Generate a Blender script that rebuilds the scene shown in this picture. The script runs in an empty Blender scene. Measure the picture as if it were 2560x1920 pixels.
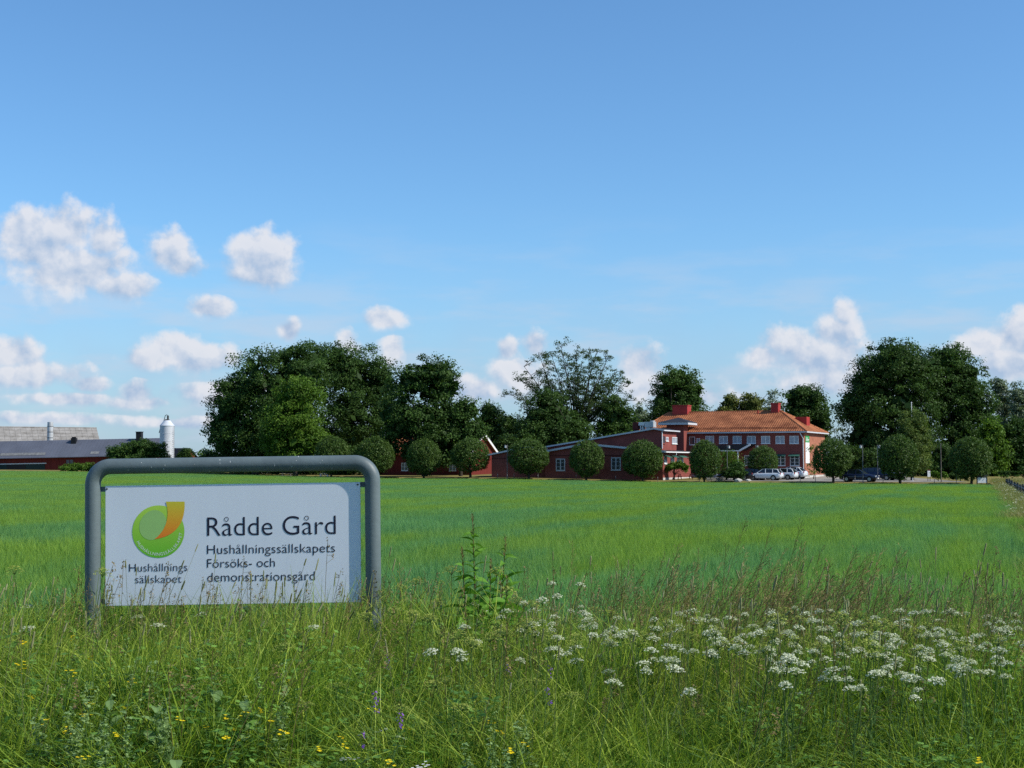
import bpy, bmesh, math, random
import numpy as np
from mathutils import Vector, Matrix

SC = bpy.context.scene
COL = SC.collection
R = math.radians

# ------------------------------------------------------------------ camera
F = 2560 * 50 / 36.0
PITCH = math.atan(200 / F)
CZ = 1.65
cd = bpy.data.cameras.new('camera')
cd.lens = 50; cd.sensor_width = 36; cd.clip_start = 0.1; cd.clip_end = 12000
cam = bpy.data.objects.new('camera', cd); COL.objects.link(cam)
cam.location = (0, 0, CZ); cam.rotation_euler = (math.pi / 2 + PITCH, 0, 0)
SC.camera = cam
SC.view_settings.view_transform = 'Standard'
SC.view_settings.look = 'None'
SC.view_settings.exposure = 0.1
SC.view_settings.gamma = 1
SC.view_settings.use_curve_mapping = False
SC.cycles.use_denoising = False
SC.cycles.max_bounces = 6
SC.cycles.diffuse_bounces = 3
SC.cycles.transmission_bounces = 4
SC.cycles.caustics_reflective = False
SC.cycles.caustics_refractive = False

SUN_EL = R(41); SUN_AZ = R(105)      # azimuth clockwise from +Y
sdir = Vector((math.sin(SUN_AZ) * math.cos(SUN_EL), math.cos(SUN_AZ) * math.cos(SUN_EL), math.sin(SUN_EL)))

def ray(px, py):
    a = (px - 1280) / F; b = (960 - py) / F
    return (a, math.cos(PITCH) - b * math.sin(PITCH), math.sin(PITCH) + b * math.cos(PITCH))
def at(px, py, Y):
    d = ray(px, py); t = Y / d[1]
    return Vector((d[0] * t, Y, CZ + d[2] * t))
def sx(px, Y):
    return (px - 1280) / F * Y * math.cos(PITCH)

# ------------------------------------------------------------------ world: sky with cumulus
world = bpy.data.worlds.new('World'); SC.world = world; world.use_nodes = True
def build_world():
    nt = world.node_tree; N = nt.nodes; L = nt.links; N.clear()
    out = N.new('ShaderNodeOutputWorld'); bg = N.new('ShaderNodeBackground')
    sky = N.new('ShaderNodeTexSky'); sky.sky_type = 'NISHITA'; sky.sun_disc = False
    sky.sun_elevation = SUN_EL; sky.sun_rotation = SUN_AZ
    sky.altitude = 100; sky.air_density = 1.0; sky.dust_density = 0.6; sky.ozone_density = 3.0
    bg.inputs['Strength'].default_value = 0.13
    def val(x, sock):
        if isinstance(x, (int, float)): sock.default_value = x
        else: L.new(x, sock)
    def M(op, a, b=None, c=None, clamp=False):
        n = N.new('ShaderNodeMath'); n.operation = op; n.use_clamp = clamp
        val(a, n.inputs[0])
        if b is not None: val(b, n.inputs[1])
        if c is not None: val(c, n.inputs[2])
        return n.outputs[0]
    def SS(x, lo, hi):
        n = N.new('ShaderNodeMapRange'); n.interpolation_type = 'SMOOTHSTEP'; n.clamp = True
        val(x, n.inputs['Value']); n.inputs['From Min'].default_value = lo; n.inputs['From Max'].default_value = hi
        return n.outputs['Result']
    def VM(op, a, b):
        n = N.new('ShaderNodeVectorMath'); n.operation = op
        L.new(a, n.inputs[0])
        if isinstance(b, tuple): n.inputs[1].default_value = b
        else: L.new(b, n.inputs[1])
        return n
    geo = N.new('ShaderNodeTexCoord')
    D = geo.outputs['Generated']
    sep = N.new('ShaderNodeSeparateXYZ'); L.new(D, sep.inputs[0])
    az = M('MULTIPLY', M('ARCTAN2', sep.outputs[0], sep.outputs[1]), 57.29578)
    el = M('MULTIPLY', M('ARCSINE', sep.outputs[2]), 57.29578)
    def noise(vec, scale, detail, rough=0.55):
        n = N.new('ShaderNodeTexNoise'); n.noise_dimensions = '3D'
        n.inputs['Scale'].default_value = scale; n.inputs['Detail'].default_value = detail
        n.inputs['Roughness'].default_value = rough
        L.new(vec, n.inputs['Vector']); return n.outputs['Fac']
    cmb = N.new('ShaderNodeCombineXYZ'); L.new(az, cmb.inputs[0]); L.new(el, cmb.inputs[1])
    P = cmb.outputs[0]
    # lumps of each cumulus: azimuth, elevation (degrees), half width, half height, strength
    blobs = [(60, 590, 95, 80), (165, 590, 105, 75), (250, 610, 60, 75), (150, 690, 190, 85), (300, 720, 110, 50), (110, 640, 140, 70), (230, 670, 110, 60),
             (425, 635, 62, 62), (455, 670, 60, 40), (650, 645, 88, 75), (650, 690, 90, 50),
             (525, 775, 80, 32), (960, 802, 62, 32), (720, 832, 34, 36), (860, 858, 34, 42), (980, 885, 36, 46),
             (430, 880, 85, 46), (490, 905, 110, 42), (380, 900, 90, 34),
             (20, 890, 85, 50), (60, 945, 150, 44), (225, 965, 60, 24), (150, 1000, 170, 24), (335, 990, 50, 40), (330, 1010, 120, 22),
             (1295, 940, 90, 80), (1335, 872, 42, 44), (1270, 880, 35, 36), (1595, 920, 70, 66), (1620, 975, 90, 66),
             (2085, 835, 70, 60), (2110, 790, 38, 44), (1965, 865, 90, 55), (2050, 900, 170, 75), (1900, 895, 60, 42),
             (2100, 960, 240, 60), (2440, 870, 90, 44), (2550, 850, 75, 60), (2530, 920, 130, 60), (560, 990, 160, 36), (120, 1050, 190, 22), (420, 1060, 130, 20), (1180, 980, 90, 40), (1720, 1000, 150, 44), (2300, 960, 120, 50)]
    cur = None; vv = None
    for (px, py, rx, ry) in blobs:
        d = Vector(ray(px, py)).normalized()
        a = math.degrees(math.atan2(d.x, d.y)); e = math.degrees(math.asin(d.z))
        k = math.degrees(1 / F)
        s = VM('SUBTRACT', P, (a, e, 0))
        m = VM('MULTIPLY', s.outputs[0], (1 / (rx * k), 1 / (ry * k), 0))
        q = VM('DOT_PRODUCT', m.outputs[0], m.outputs[0]).outputs['Value']
        f = M('SUBTRACT', 1.0, M('POWER', q, 0.5))
        pos = VM('DOT_PRODUCT', m.outputs[0], (0.35, 0.94, 0)).outputs['Value']      # how far towards the sunny top of this lump
        if cur is None: cur, vv = f, pos
        else:
            t = M('MULTIPLY_ADD', M('SUBTRACT', f, cur), 2.2, 0.5, clamp=True)
            vv = M('MULTIPLY_ADD', M('SUBTRACT', pos, vv), t, vv)
            cur = M('SMOOTH_MAX', cur, f, 0.22)
    # the rest of the sky carries the same low broken cumulus, away from the part in view
    cover = noise(VM('MULTIPLY', D, (1, 1, 2.2)).outputs[0], 9.0, 2.0, 0.5)
    low = SS(el, 17.0, 5.0) if False else M('SUBTRACT', 1.0, SS(el, 6.0, 17.0))
    outside = SS(M('ABSOLUTE', az), 20.5, 26.0)
    gen = M('MULTIPLY', M('SUBTRACT', M('MULTIPLY', cover, low), 0.47), 6.0)
    gen = M('SUBTRACT', gen, M('MULTIPLY', M('SUBTRACT', 1.0, outside), 4.0))
    cur = M('MAXIMUM', M('MAXIMUM', cur, -2.0), gen)
    n1 = noise(D, 55.0, 7.0, 0.56)
    off = VM('ADD', D, (0.0045, 0.0, 0.0065)).outputs[0]
    n2 = noise(off, 55.0, 5.0, 0.52)
    nb = noise(D, 22.0, 3.0, 0.5)
    nb2 = noise(VM('ADD', D, (0.009, 0.0, 0.014)).outputs[0], 22.0, 3.0, 0.5)
    vv = M('MINIMUM', M('MAXIMUM', vv, -1.2), 1.2)
    dens = M('ADD', M('ADD', M('MULTIPLY', cur, 1.35), M('MULTIPLY', M('SUBTRACT', n1, 0.47), 2.0)), M('MULTIPLY', M('SUBTRACT', nb, 0.45), 1.1))
    dens = M('MULTIPLY_ADD', vv, 0.16, dens)
    alpha = M('MULTIPLY', SS(M('MULTIPLY', dens, M('MULTIPLY_ADD', vv, 0.5, 1.0)), 0.0, 0.95), 0.93)
    # soft veil low over the horizon
    veil = M('MULTIPLY', M('SUBTRACT', 1.0, SS(el, 0.5, 10.0)), M('ADD', 0.45, M('MULTIPLY', nb, 0.75)))
    relief = M('ADD', M('MULTIPLY', M('SUBTRACT', n1, n2), 2.6), M('MULTIPLY_ADD', vv, 0.42, M('MULTIPLY', M('SUBTRACT', nb, nb2), 2.4)))
    lit = M('ADD', 0.58, relief, clamp=True)
    lit = M('MULTIPLY', lit, M('SUBTRACT', 1.0, M('MULTIPLY', SS(dens, 0.75, 1.6), 0.12)))
    cc = N.new('ShaderNodeMixRGB'); cc.blend_type = 'MIX'; L.new(lit, cc.inputs[0])
    cc.inputs[1].default_value = (2.9, 3.75, 5.1, 1); cc.inputs[2].default_value = (5.6, 5.7, 6.1, 1)
    strat = noise(VM('MULTIPLY', D, (1, 1, 4.5)).outputs[0], 11.0, 5.0, 0.55)
    wisp = M('MULTIPLY', M('MULTIPLY', SS(strat, 0.44, 0.70), M('SUBTRACT', 1.0, SS(el, 2.5, 11.0))), 0.62)
    tn = N.new('ShaderNodeMixRGB'); tn.blend_type = 'MULTIPLY'; tn.inputs[0].default_value = 1; L.new(sky.outputs[0], tn.inputs[1]); tn.inputs[2].default_value = (0.70, 1.01, 1.21, 1)
    vm = N.new('ShaderNodeMixRGB'); L.new(M('MULTIPLY', veil, 0.7), vm.inputs[0]); L.new(tn.outputs[0], vm.inputs[1])
    vm.inputs[2].default_value = (2.8, 3.55, 5.0, 1)
    wm = N.new('ShaderNodeMixRGB'); L.new(wisp, wm.inputs[0]); L.new(vm.outputs[0], wm.inputs[1]); wm.inputs[2].default_value = (4.1, 4.65, 5.6, 1)
    mx = N.new('ShaderNodeMixRGB'); L.new(alpha, mx.inputs[0]); L.new(wm.outputs[0], mx.inputs[1]); L.new(cc.outputs[0], mx.inputs[2])
    L.new(mx.outputs[0], bg.inputs['Color']); L.new(bg.outputs[0], out.inputs['Surface'])
build_world()

sl = bpy.data.lights.new('sun', 'SUN'); sl.energy = 5.0; sl.angle = R(0.53); sl.color = (1.0, 0.95, 0.86)
sun = bpy.data.objects.new('sun', sl); COL.objects.link(sun)
sun.rotation_euler = (-sdir).to_track_quat('-Z', 'Y').to_euler()
sun.location = (60, -20, 60)

# ------------------------------------------------------------------ helpers
def tag(o, label=None, cat=None, group=None, kind=None):
    if label: o['label'] = label
    if cat: o['category'] = cat
    if group: o['group'] = group
    if kind: o['kind'] = kind
    return o
def link(name, me, parent=None, m=None, loc=None):
    o = bpy.data.objects.new(name, me); COL.objects.link(o)
    if m is not None and me is not None and len(me.materials) == 0: me.materials.append(m)
    if parent is not None: o.parent = parent
    if loc is not None: o.location = loc
    return o
def thing(name, label, cat, loc=(0, 0, 0), rz=0, group=None):
    o = bpy.data.objects.new(name, None); COL.objects.link(o)
    o.empty_display_size = 0.3
    o.location = loc; o.rotation_euler = (0, 0, rz)
    return tag(o, label, cat, group)
def copy_tree(o, parent=None):
    c = o.copy(); COL.objects.link(c)
    if parent is not None: c.parent = parent
    for ch in list(o.children): copy_tree(ch, c)
    return c

class MB:
    def __init__(s): s.v = []; s.f = []
    def quad(s, a, b, c, d):
        i = len(s.v); s.v += [tuple(a), tuple(b), tuple(c), tuple(d)]; s.f.append((i, i + 1, i + 2, i + 3))
    def poly(s, pts):
        i = len(s.v); s.v += [tuple(p) for p in pts]; s.f.append(tuple(range(i, i + len(pts))))
    def box(s, x0, x1, y0, y1, z0, z1):
        i = len(s.v)
        s.v += [(x0, y0, z0), (x1, y0, z0), (x1, y1, z0), (x0, y1, z0), (x0, y0, z1), (x1, y0, z1), (x1, y1, z1), (x0, y1, z1)]
        for f in ((0, 3, 2, 1), (4, 5, 6, 7), (0, 1, 5, 4), (1, 2, 6, 5), (2, 3, 7, 6), (3, 0, 4, 7)):
            s.f.append(tuple(i + k for k in f))
    def bar(s, a, b, w, h=None):
        """square bar from a to b"""
        h = h or w; a = Vector(a); b = Vector(b); d = (b - a).normalized()
        up = Vector((0, 0, 1)) if abs(d.z) < 0.95 else Vector((0, 1, 0))
        x = d.cross(up).normalized() * w / 2; y = x.cross(d).normalized() * h / 2
        i = len(s.v)
        for p in (a, b):
            for (u, t) in ((-1, -1), (1, -1), (1, 1), (-1, 1)): s.v.append(tuple(p + x * u + y * t))
        for f in ((3, 2, 1, 0), (4, 5, 6, 7), (0, 1, 5, 4), (1, 2, 6, 5), (2, 3, 7, 6), (3, 0, 4, 7)):
            s.f.append(tuple(i + k for k in f))
    def prism(s, pts, axis, a, b):
        """closed 2-D outline extruded along axis ('x','y','z') from a to b"""
        n = len(pts); i = len(s.v)
        def P(p, t): return (t, p[0], p[1]) if axis == 'x' else ((p[0], t, p[1]) if axis == 'y' else (p[0], p[1], t))
        s.v += [P(p, a) for p in pts] + [P(p, b) for p in pts]
        s.f.append(tuple(i + k for k in range(n))); s.f.append(tuple(i + n + k for k in reversed(range(n))))
        for k in range(n):
            k2 = (k + 1) % n; s.f.append((i + k, i + n + k, i + n + k2, i + k2))
    def tube(s, path, rad, n=8, caps=True):
        path = [Vector(p) for p in path]
        if not hasattr(rad, '__len__'): rad = [rad] * len(path)
        rings = []; prev = None
        for k, p in enumerate(path):
            t = (path[min(k + 1, len(path) - 1)] - path[max(k - 1, 0)])
            t = t.normalized() if t.length > 1e-9 else Vector((0, 0, 1))
            if prev is None:
                up = Vector((0, 0, 1)) if abs(t.z) < 0.9 else Vector((0, 1, 0))
                x = t.cross(up).normalized()
            else:
                x = (prev - t * prev.dot(t)).normalized()
            prev = x; y = t.cross(x)
            i = len(s.v)
            for q in range(n):
                a = 2 * math.pi * q / n
                s.v.append(tuple(p + (x * math.cos(a) + y * math.sin(a)) * rad[k]))
            rings.append(i)
        for k in range(len(rings) - 1):
            for q in range(n):
                q2 = (q + 1) % n
                s.f.append((rings[k] + q, rings[k] + q2, rings[k + 1] + q2, rings[k + 1] + q))
        if caps:
            s.f.append(tuple(rings[0] + q for q in reversed(range(n)))); s.f.append(tuple(rings[-1] + q for q in range(n)))
    def lathe(s, prof, c=(0, 0, 0), n=24):
        rings = []
        for (r, z) in prof:
            rings.append(len(s.v))
            for q in range(n):
                a = 2 * math.pi * q / n; s.v.append((c[0] + r * math.cos(a), c[1] + r * math.sin(a), c[2] + z))
        for k in range(len(rings) - 1):
            for q in range(n):
                q2 = (q + 1) % n; s.f.append((rings[k] + q, rings[k] + q2, rings[k + 1] + q2, rings[k + 1] + q))
        s.f.append(tuple(rings[0] + q for q in reversed(range(n)))); s.f.append(tuple(rings[-1] + q for q in range(n)))
    def mesh(s, name, m=None, smooth=False):
        me = bpy.data.meshes.new(name); me.from_pydata(s.v, [], s.f)
        bm = bmesh.new(); bm.from_mesh(me); bmesh.ops.recalc_face_normals(bm, faces=bm.faces); bm.to_mesh(me); bm.free()
        if smooth:
            for p in me.polygons: p.use_smooth = True
        if m: me.materials.append(m)
        return me
    def build(s, name, m, parent=None, smooth=False):
        return link(name, s.mesh(name, m, smooth), parent)

# ------------------------------------------------------------------ materials
def mat(name, col, rough=0.7, var=0.0, scale=4.0, bump=0.0, spec=0.3, metal=0.0, col2=None, detail=4.0, bscale=None, stretch=None, coord='Object', thr=None):
    m = bpy.data.materials.new(name); m.use_nodes = True
    nt = m.node_tree; b = nt.nodes['Principled BSDF']
    b.inputs['Roughness'].default_value = rough; b.inputs['Metallic'].default_value = metal
    b.inputs['Specular IOR Level'].default_value = spec
    c = tuple(col) + (1,)
    b.inputs['Base Color'].default_value = c
    if var or col2 or bump:
        tc = nt.nodes.new('ShaderNodeTexCoord'); vec = tc.outputs[coord]
        if stretch:
            mp = nt.nodes.new('ShaderNodeMapping'); mp.inputs['Scale'].default_value = stretch
            nt.links.new(vec, mp.inputs[0]); vec = mp.outputs[0]
        n = nt.nodes.new('ShaderNodeTexNoise'); n.inputs['Scale'].default_value = scale; n.inputs['Detail'].default_value = detail
        n.inputs['Roughness'].default_value = 0.6
        nt.links.new(vec, n.inputs['Vector'])
        if var or col2:
            r = nt.nodes.new('ShaderNodeValToRGB')
            lo, hi = thr or (0.32, 0.68)
            r.color_ramp.elements[0].position = lo; r.color_ramp.elements[1].position = hi
            r.color_ramp.elements[0].color = tuple(x * (1 - var) for x in col) + (1,)
            r.color_ramp.elements[1].color = (tuple(col2) if col2 else tuple(min(1, x * (1 + var)) for x in col)) + (1,)
            nt.links.new(n.outputs['Fac'], r.inputs[0]); nt.links.new(r.outputs[0], b.inputs['Base Color'])
        if bump:
            n2 = nt.nodes.new('ShaderNodeTexNoise'); n2.inputs['Scale'].default_value = bscale or scale * 4; n2.inputs['Detail'].default_value = 3
            nt.links.new(vec, n2.inputs['Vector'])
            bp = nt.nodes.new('ShaderNodeBump'); bp.inputs['Strength'].default_value = bump; bp.inputs['Distance'].default_value = 0.05
            nt.links.new(n2.outputs['Fac'], bp.inputs['Height']); nt.links.new(bp.outputs[0], b.inputs['Normal'])
    return m

def leaf_mat(name, dark, light, rough=0.55, trans=0.28, spec=0.12, patch=None, patch_scale=0.06, patch_stretch=None, thr=(0.4, 0.62), hgt=None):
    """two-tone plant material: 'tint' per leaf, and an optional second pair of colours in patches of the place itself"""
    m = bpy.data.materials.new(name); m.use_nodes = True
    nt = m.node_tree; N = nt.nodes; L = nt.links; b = N['Principled BSDF']; out = N['Material Output']
    at_ = N.new('ShaderNodeAttribute'); at_.attribute_name = 'tint'
    mx = N.new('ShaderNodeMixRGB'); L.new(at_.outputs['Fac'], mx.inputs[0])
    mx.inputs[1].default_value = tuple(dark) + (1,); mx.inputs[2].default_value = tuple(light) + (1,)
    c = mx.outputs[0]
    if patch:
        g = N.new('ShaderNodeNewGeometry'); mp = N.new('ShaderNodeMapping')
        if patch_stretch:
            mp.vector_type = 'TEXTURE'; mp.inputs['Rotation'].default_value = (0, 0, patch_stretch[0]); mp.inputs['Scale'].default_value = patch_stretch[1]
        L.new(g.outputs['Position'], mp.inputs[0])
        n = N.new('ShaderNodeTexNoise'); n.inputs['Scale'].default_value = patch_scale; n.inputs['Detail'].default_value = 5
        n.inputs['Roughness'].default_value = 0.6
        L.new(mp.outputs[0], n.inputs['Vector'])
        r = N.new('ShaderNodeMapRange'); r.interpolation_type = 'SMOOTHSTEP'; r.inputs['From Min'].default_value = thr[0]; r.inputs['From Max'].default_value = thr[1]
        fac = n.outputs['Fac']
        if patch_stretch:       # faint sowing lines along the field
            mp2 = N.new('ShaderNodeMapping'); mp2.inputs['Rotation'].default_value = (0, 0, patch_stretch[0]); mp2.vector_type = 'TEXTURE'; mp2.inputs['Scale'].default_value = (1.9, 70, 1)
            L.new(g.outputs['Position'], mp2.inputs[0])
            n2 = N.new('ShaderNodeTexNoise'); n2.inputs['Scale'].default_value = 1.0; n2.inputs['Detail'].default_value = 3; L.new(mp2.outputs[0], n2.inputs['Vector'])
            ad = N.new('ShaderNodeMath'); ad.operation = 'MULTIPLY_ADD'; L.new(n2.outputs['Fac'], ad.inputs[0]); ad.inputs[1].default_value = 0.38
            sc2 = N.new('ShaderNodeMath'); sc2.operation = 'MULTIPLY_ADD'; L.new(fac, sc2.inputs[0]); sc2.inputs[1].default_value = 0.85; sc2.inputs[2].default_value = -0.115
            L.new(sc2.outputs[0], ad.inputs[2]); fac = ad.outputs[0]
        L.new(fac, r.inputs['Value'])
        m2 = N.new('ShaderNodeMixRGB'); L.new(at_.outputs['Fac'], m2.inputs[0])
        m2.inputs[1].default_value = tuple(patch[0]) + (1,); m2.inputs[2].default_value = tuple(patch[1]) + (1,)
        m3 = N.new('ShaderNodeMixRGB'); L.new(r.outputs['Result'], m3.inputs[0]); L.new(c, m3.inputs[1]); L.new(m2.outputs[0], m3.inputs[2])
        c = m3.outputs[0]
    L.new(c, b.inputs['Base Color'])
    b.inputs['Roughness'].default_value = rough; b.inputs['Specular IOR Level'].default_value = spec
    t = N.new('ShaderNodeBsdfTranslucent')
    br = N.new('ShaderNodeMixRGB'); br.blend_type = 'MULTIPLY'; br.inputs[0].default_value = 1; L.new(c, br.inputs[1]); br.inputs[2].default_value = (1.15, 1.25, 0.7, 1)
    L.new(br.outputs[0], t.inputs[0])
    ms = N.new('ShaderNodeMixShader'); ms.inputs[0].default_value = trans
    L.new(b.outputs[0], ms.inputs[1]); L.new(t.outputs[0], ms.inputs[2]); L.new(ms.outputs[0], out.inputs['Surface'])
    return m

M = {}
M['ground'] = mat('ground_soil', (0.045, 0.05, 0.02), 0.95, 0.35, 0.5, spec=0.05)
M['lawn'] = mat('dry_lawn', (0.16, 0.14, 0.045), 0.95, 0.0, 0.35, spec=0.05, col2=(0.24, 0.20, 0.075), bump=0.4, bscale=6)
M['gravel'] = mat('gravel', (0.26, 0.24, 0.21), 0.95, 0.2, 2.0, spec=0.05, bump=0.3)
M['bark'] = mat('bark', (0.05, 0.042, 0.033), 0.95, 0.4, 3.0, spec=0.1, bump=0.6)
M['redwood'] = mat('red_painted_wall', (0.225, 0.062, 0.05), 0.8, 0.18, 0.6, spec=0.2, bump=0.15, bscale=8)
M['brick'] = mat('orange_red_brick', (0.34, 0.135, 0.085), 0.85, 0.22, 1.5, spec=0.15, bump=0.3, bscale=10)
M['barnred'] = mat('barn_red_boards', (0.14, 0.024, 0.019), 0.85, 0.25, 0.8, spec=0.15, bump=0.3, stretch=(6, 6, 0.4))
M['white'] = mat('white_paint', (0.76, 0.76, 0.74), 0.5, 0.05, 3)
M['greytrim'] = mat('grey_white_trim', (0.55, 0.56, 0.58), 0.5, 0.08, 2)
M['blackroof'] = mat('black_sheet_roof', (0.022, 0.022, 0.026), 0.6, 0.25, 1.0, spec=0.3)
M['darkroof'] = mat('blue_grey_sheet_roof', (0.10, 0.108, 0.135), 0.55, 0.12, 0.4, spec=0.35)
M['asbestos'] = mat('mossy_grey_sheets', (0.20, 0.185, 0.165), 0.95, 0.0, 0.7, spec=0.05, col2=(0.33, 0.31, 0.285), bump=0.5, bscale=5)
M['tile'] = mat('orange_clay_tiles', (0.22, 0.075, 0.035), 0.85, 0.0, 0.55, spec=0.15, col2=(0.45, 0.175, 0.08), detail=6, bump=0.2, bscale=9)
M['glass'] = mat('window_glass', (0.055, 0.065, 0.075), 0.08, spec=0.7)
M['blindglass'] = mat('curtained_glass', (0.30, 0.33, 0.38), 0.25, 0.2, 1.5, spec=0.6)
M['steel'] = mat('galvanised_steel', (0.50, 0.51, 0.52), 0.45, 0.12, 1.5, metal=0.3)
M['silo'] = mat('white_silo_shell', (0.56, 0.59, 0.63), 0.4, 0.06, 1.0)
M['black'] = mat('black_paint', (0.012, 0.012, 0.014), 0.6)
M['darkgreen'] = mat('dark_green_paint', (0.012, 0.03, 0.028), 0.7)
M['awning'] = mat('green_awning_cloth', (0.03, 0.11, 0.08), 0.8)
M['brickchim'] = mat('red_chimney_sheet', (0.33, 0.035, 0.03), 0.6, 0.15, 1.2)
M['concrete'] = mat('pale_concrete', (0.48, 0.46, 0.43), 0.9, 0.15, 1.5, bump=0.2)
M['stone'] = mat('grey_fieldstone', (0.24, 0.23, 0.21), 0.9, 0.35, 3.0, bump=0.6)
M['post'] = mat('weathered_post', (0.17, 0.15, 0.125), 0.9, 0.35, 5.0, bump=0.5)
M['darkpost'] = mat('dark_pole', (0.05, 0.05, 0.048), 0.6, 0.2, 2)
M['greypole'] = mat('grey_pole', (0.15, 0.155, 0.16), 0.5, 0.1, 2)
M['rubber'] = mat('tyre_rubber', (0.015, 0.015, 0.015), 0.85)
M['rim'] = mat('alloy_rim', (0.35, 0.35, 0.36), 0.35, metal=0.7)
M['carwhite'] = mat('white_car_paint', (0.62, 0.66, 0.70), 0.18, spec=0.6)
M['carsilver'] = mat('silver_car_paint', (0.42, 0.46, 0.52), 0.22, spec=0.6, metal=0.3)
M['carblue'] = mat('dark_blue_car_paint', (0.014, 0.022, 0.06), 0.15, spec=0.6)
M['carblack'] = mat('black_car_paint', (0.008, 0.008, 0.01), 0.15, spec=0.6)
M['carglass'] = mat('car_glass', (0.02, 0.026, 0.032), 0.06, spec=0.8)
M['tail'] = mat('red_lamp_lens', (0.35, 0.012, 0.012), 0.2, spec=0.6)
M['head'] = mat('clear_lamp_lens', (0.75, 0.77, 0.8), 0.1, spec=0.8)
M['wood_red'] = mat('dark_red_bench_wood', (0.10, 0.02, 0.018), 0.8)

# ------------------------------------------------------------------ terrain
TAB = [(-1500, 240, 0.62, 0.004), (0, 240, 0.62, 0.004), (350, 236, 0.42, 0.004), (700, 225, -0.05, 0.006), (1000, 200, -0.25, 0.010), (1280, 190, -0.24, 0.016),
       (1600, 184, -0.52, 0.020), (1900, 178, -0.58, 0.016), (2480, 165, -0.60, 0.012), (4000, 165, -0.60, 0.012)]
_TX = [(t[0] - 1280) / F for t in TAB]
def edge(a):
    a = np.asarray(a, float)
    return np.interp(a, _TX, [t[1] for t in TAB]), np.interp(a, _TX, [t[2] for t in TAB]), np.interp(a, _TX, [t[3] for t in TAB])
CROP_H = 0.46
def sstep(x):
    x = np.clip(x, 0, 1); return x * x * (3 - 2 * x)
def G(x, y):
    x = np.asarray(x, float); y = np.asarray(y, float)
    a = x / np.maximum(y, 8.0)
    de, zt, sl_ = edge(a)
    verge = -0.02 * np.clip(y - 6, 0, 20)
    t = np.clip((y - 13) / (de - 13), 0, 1)
    field = -0.42 + t * (zt - CROP_H + 0.42)
    z = verge * (1 - sstep((y - 11) / 2.2)) + field * sstep((y - 11) / 2.2)
    bank = sstep((y - de) / 2.0) * (CROP_H - 0.03) + np.clip(y - de, 0, 60) * sl_
    return z + bank
def g(x, y): return float(G(x, y))

def sheet(name, xs, ys, off, m, keep=None):
    X, Y = np.meshgrid(xs, ys); Z = G(X, Y) + off
    v = np.stack([X, Y, Z], -1).reshape(-1, 3)
    nx, ny = len(xs), len(ys)
    f = []
    for j in range(ny - 1):
        for i in range(nx - 1):
            if keep is None or keep(0.5 * (xs[i] + xs[i + 1]), 0.5 * (ys[j] + ys[j + 1])):
                f.append((j * nx + i, j * nx + i + 1, (j + 1) * nx + i + 1, (j + 1) * nx + i))
    me = bpy.data.meshes.new(name); me.from_pydata(v.tolist(), [], f); me.materials.append(m)
    for p in me.polygons: p.use_smooth = True
    o = link(name, me); o['kind'] = 'structure'; return o
xs = np.unique(np.concatenate([np.linspace(-4000, -200, 14), np.linspace(-200, 200, 161), np.linspace(200, 4000, 14)]))
ys = np.unique(np.concatenate([np.linspace(-300, 0, 6), np.linspace(0, 20, 41), np.linspace(20, 160, 71), np.linspace(160, 300, 141), np.linspace(300, 6000, 16)]))
sheet('ground', xs, ys, 0.0, M['ground'])

# lawn and gravel yard beyond the field, on the same grid lines
def in_lawn(x, y):
    a = x / y; de = edge(a)[0]
    return y > de + 1.0 and y < de + 75 and -90 < x < 140
sheet('lawn', np.linspace(-100, 150, 126), np.linspace(164, 320, 157), 0.03, M['lawn'], in_lawn)
def in_yard(x, y):
    a = x / y; de = edge(a)[0]
    return de + 3.0 < y < 215 and 27 < x < 55 and y < 206
sheet('gravel_yard', np.linspace(26, 56, 31), np.linspace(172, 215, 44), 0.06, M['gravel'], in_yard)

# ------------------------------------------------------------------ quads and scatter
def quads(name, V, tint, m=None, smooth=False):
    """V: (n,4,3); tint: (n,) or (n,4)"""
    n = len(V); me = bpy.data.meshes.new(name)
    me.vertices.add(n * 4); me.vertices.foreach_set('co', np.ascontiguousarray(V, np.float32).ravel())
    me.loops.add(n * 4); me.loops.foreach_set('vertex_index', np.arange(n * 4, dtype=np.int32))
    me.polygons.add(n); me.polygons.foreach_set('loop_start', np.arange(0, n * 4, 4, dtype=np.int32))
    a = me.attributes.new('tint', 'FLOAT', 'POINT')
    t = np.asarray(tint, np.float32)
    if t.ndim == 1: t = np.repeat(t, 4)
    a.data.foreach_set('value', np.ascontiguousarray(t).ravel())
    me.update(calc_edges=True)
    if m: me.materials.append(m)
    return me

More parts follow.
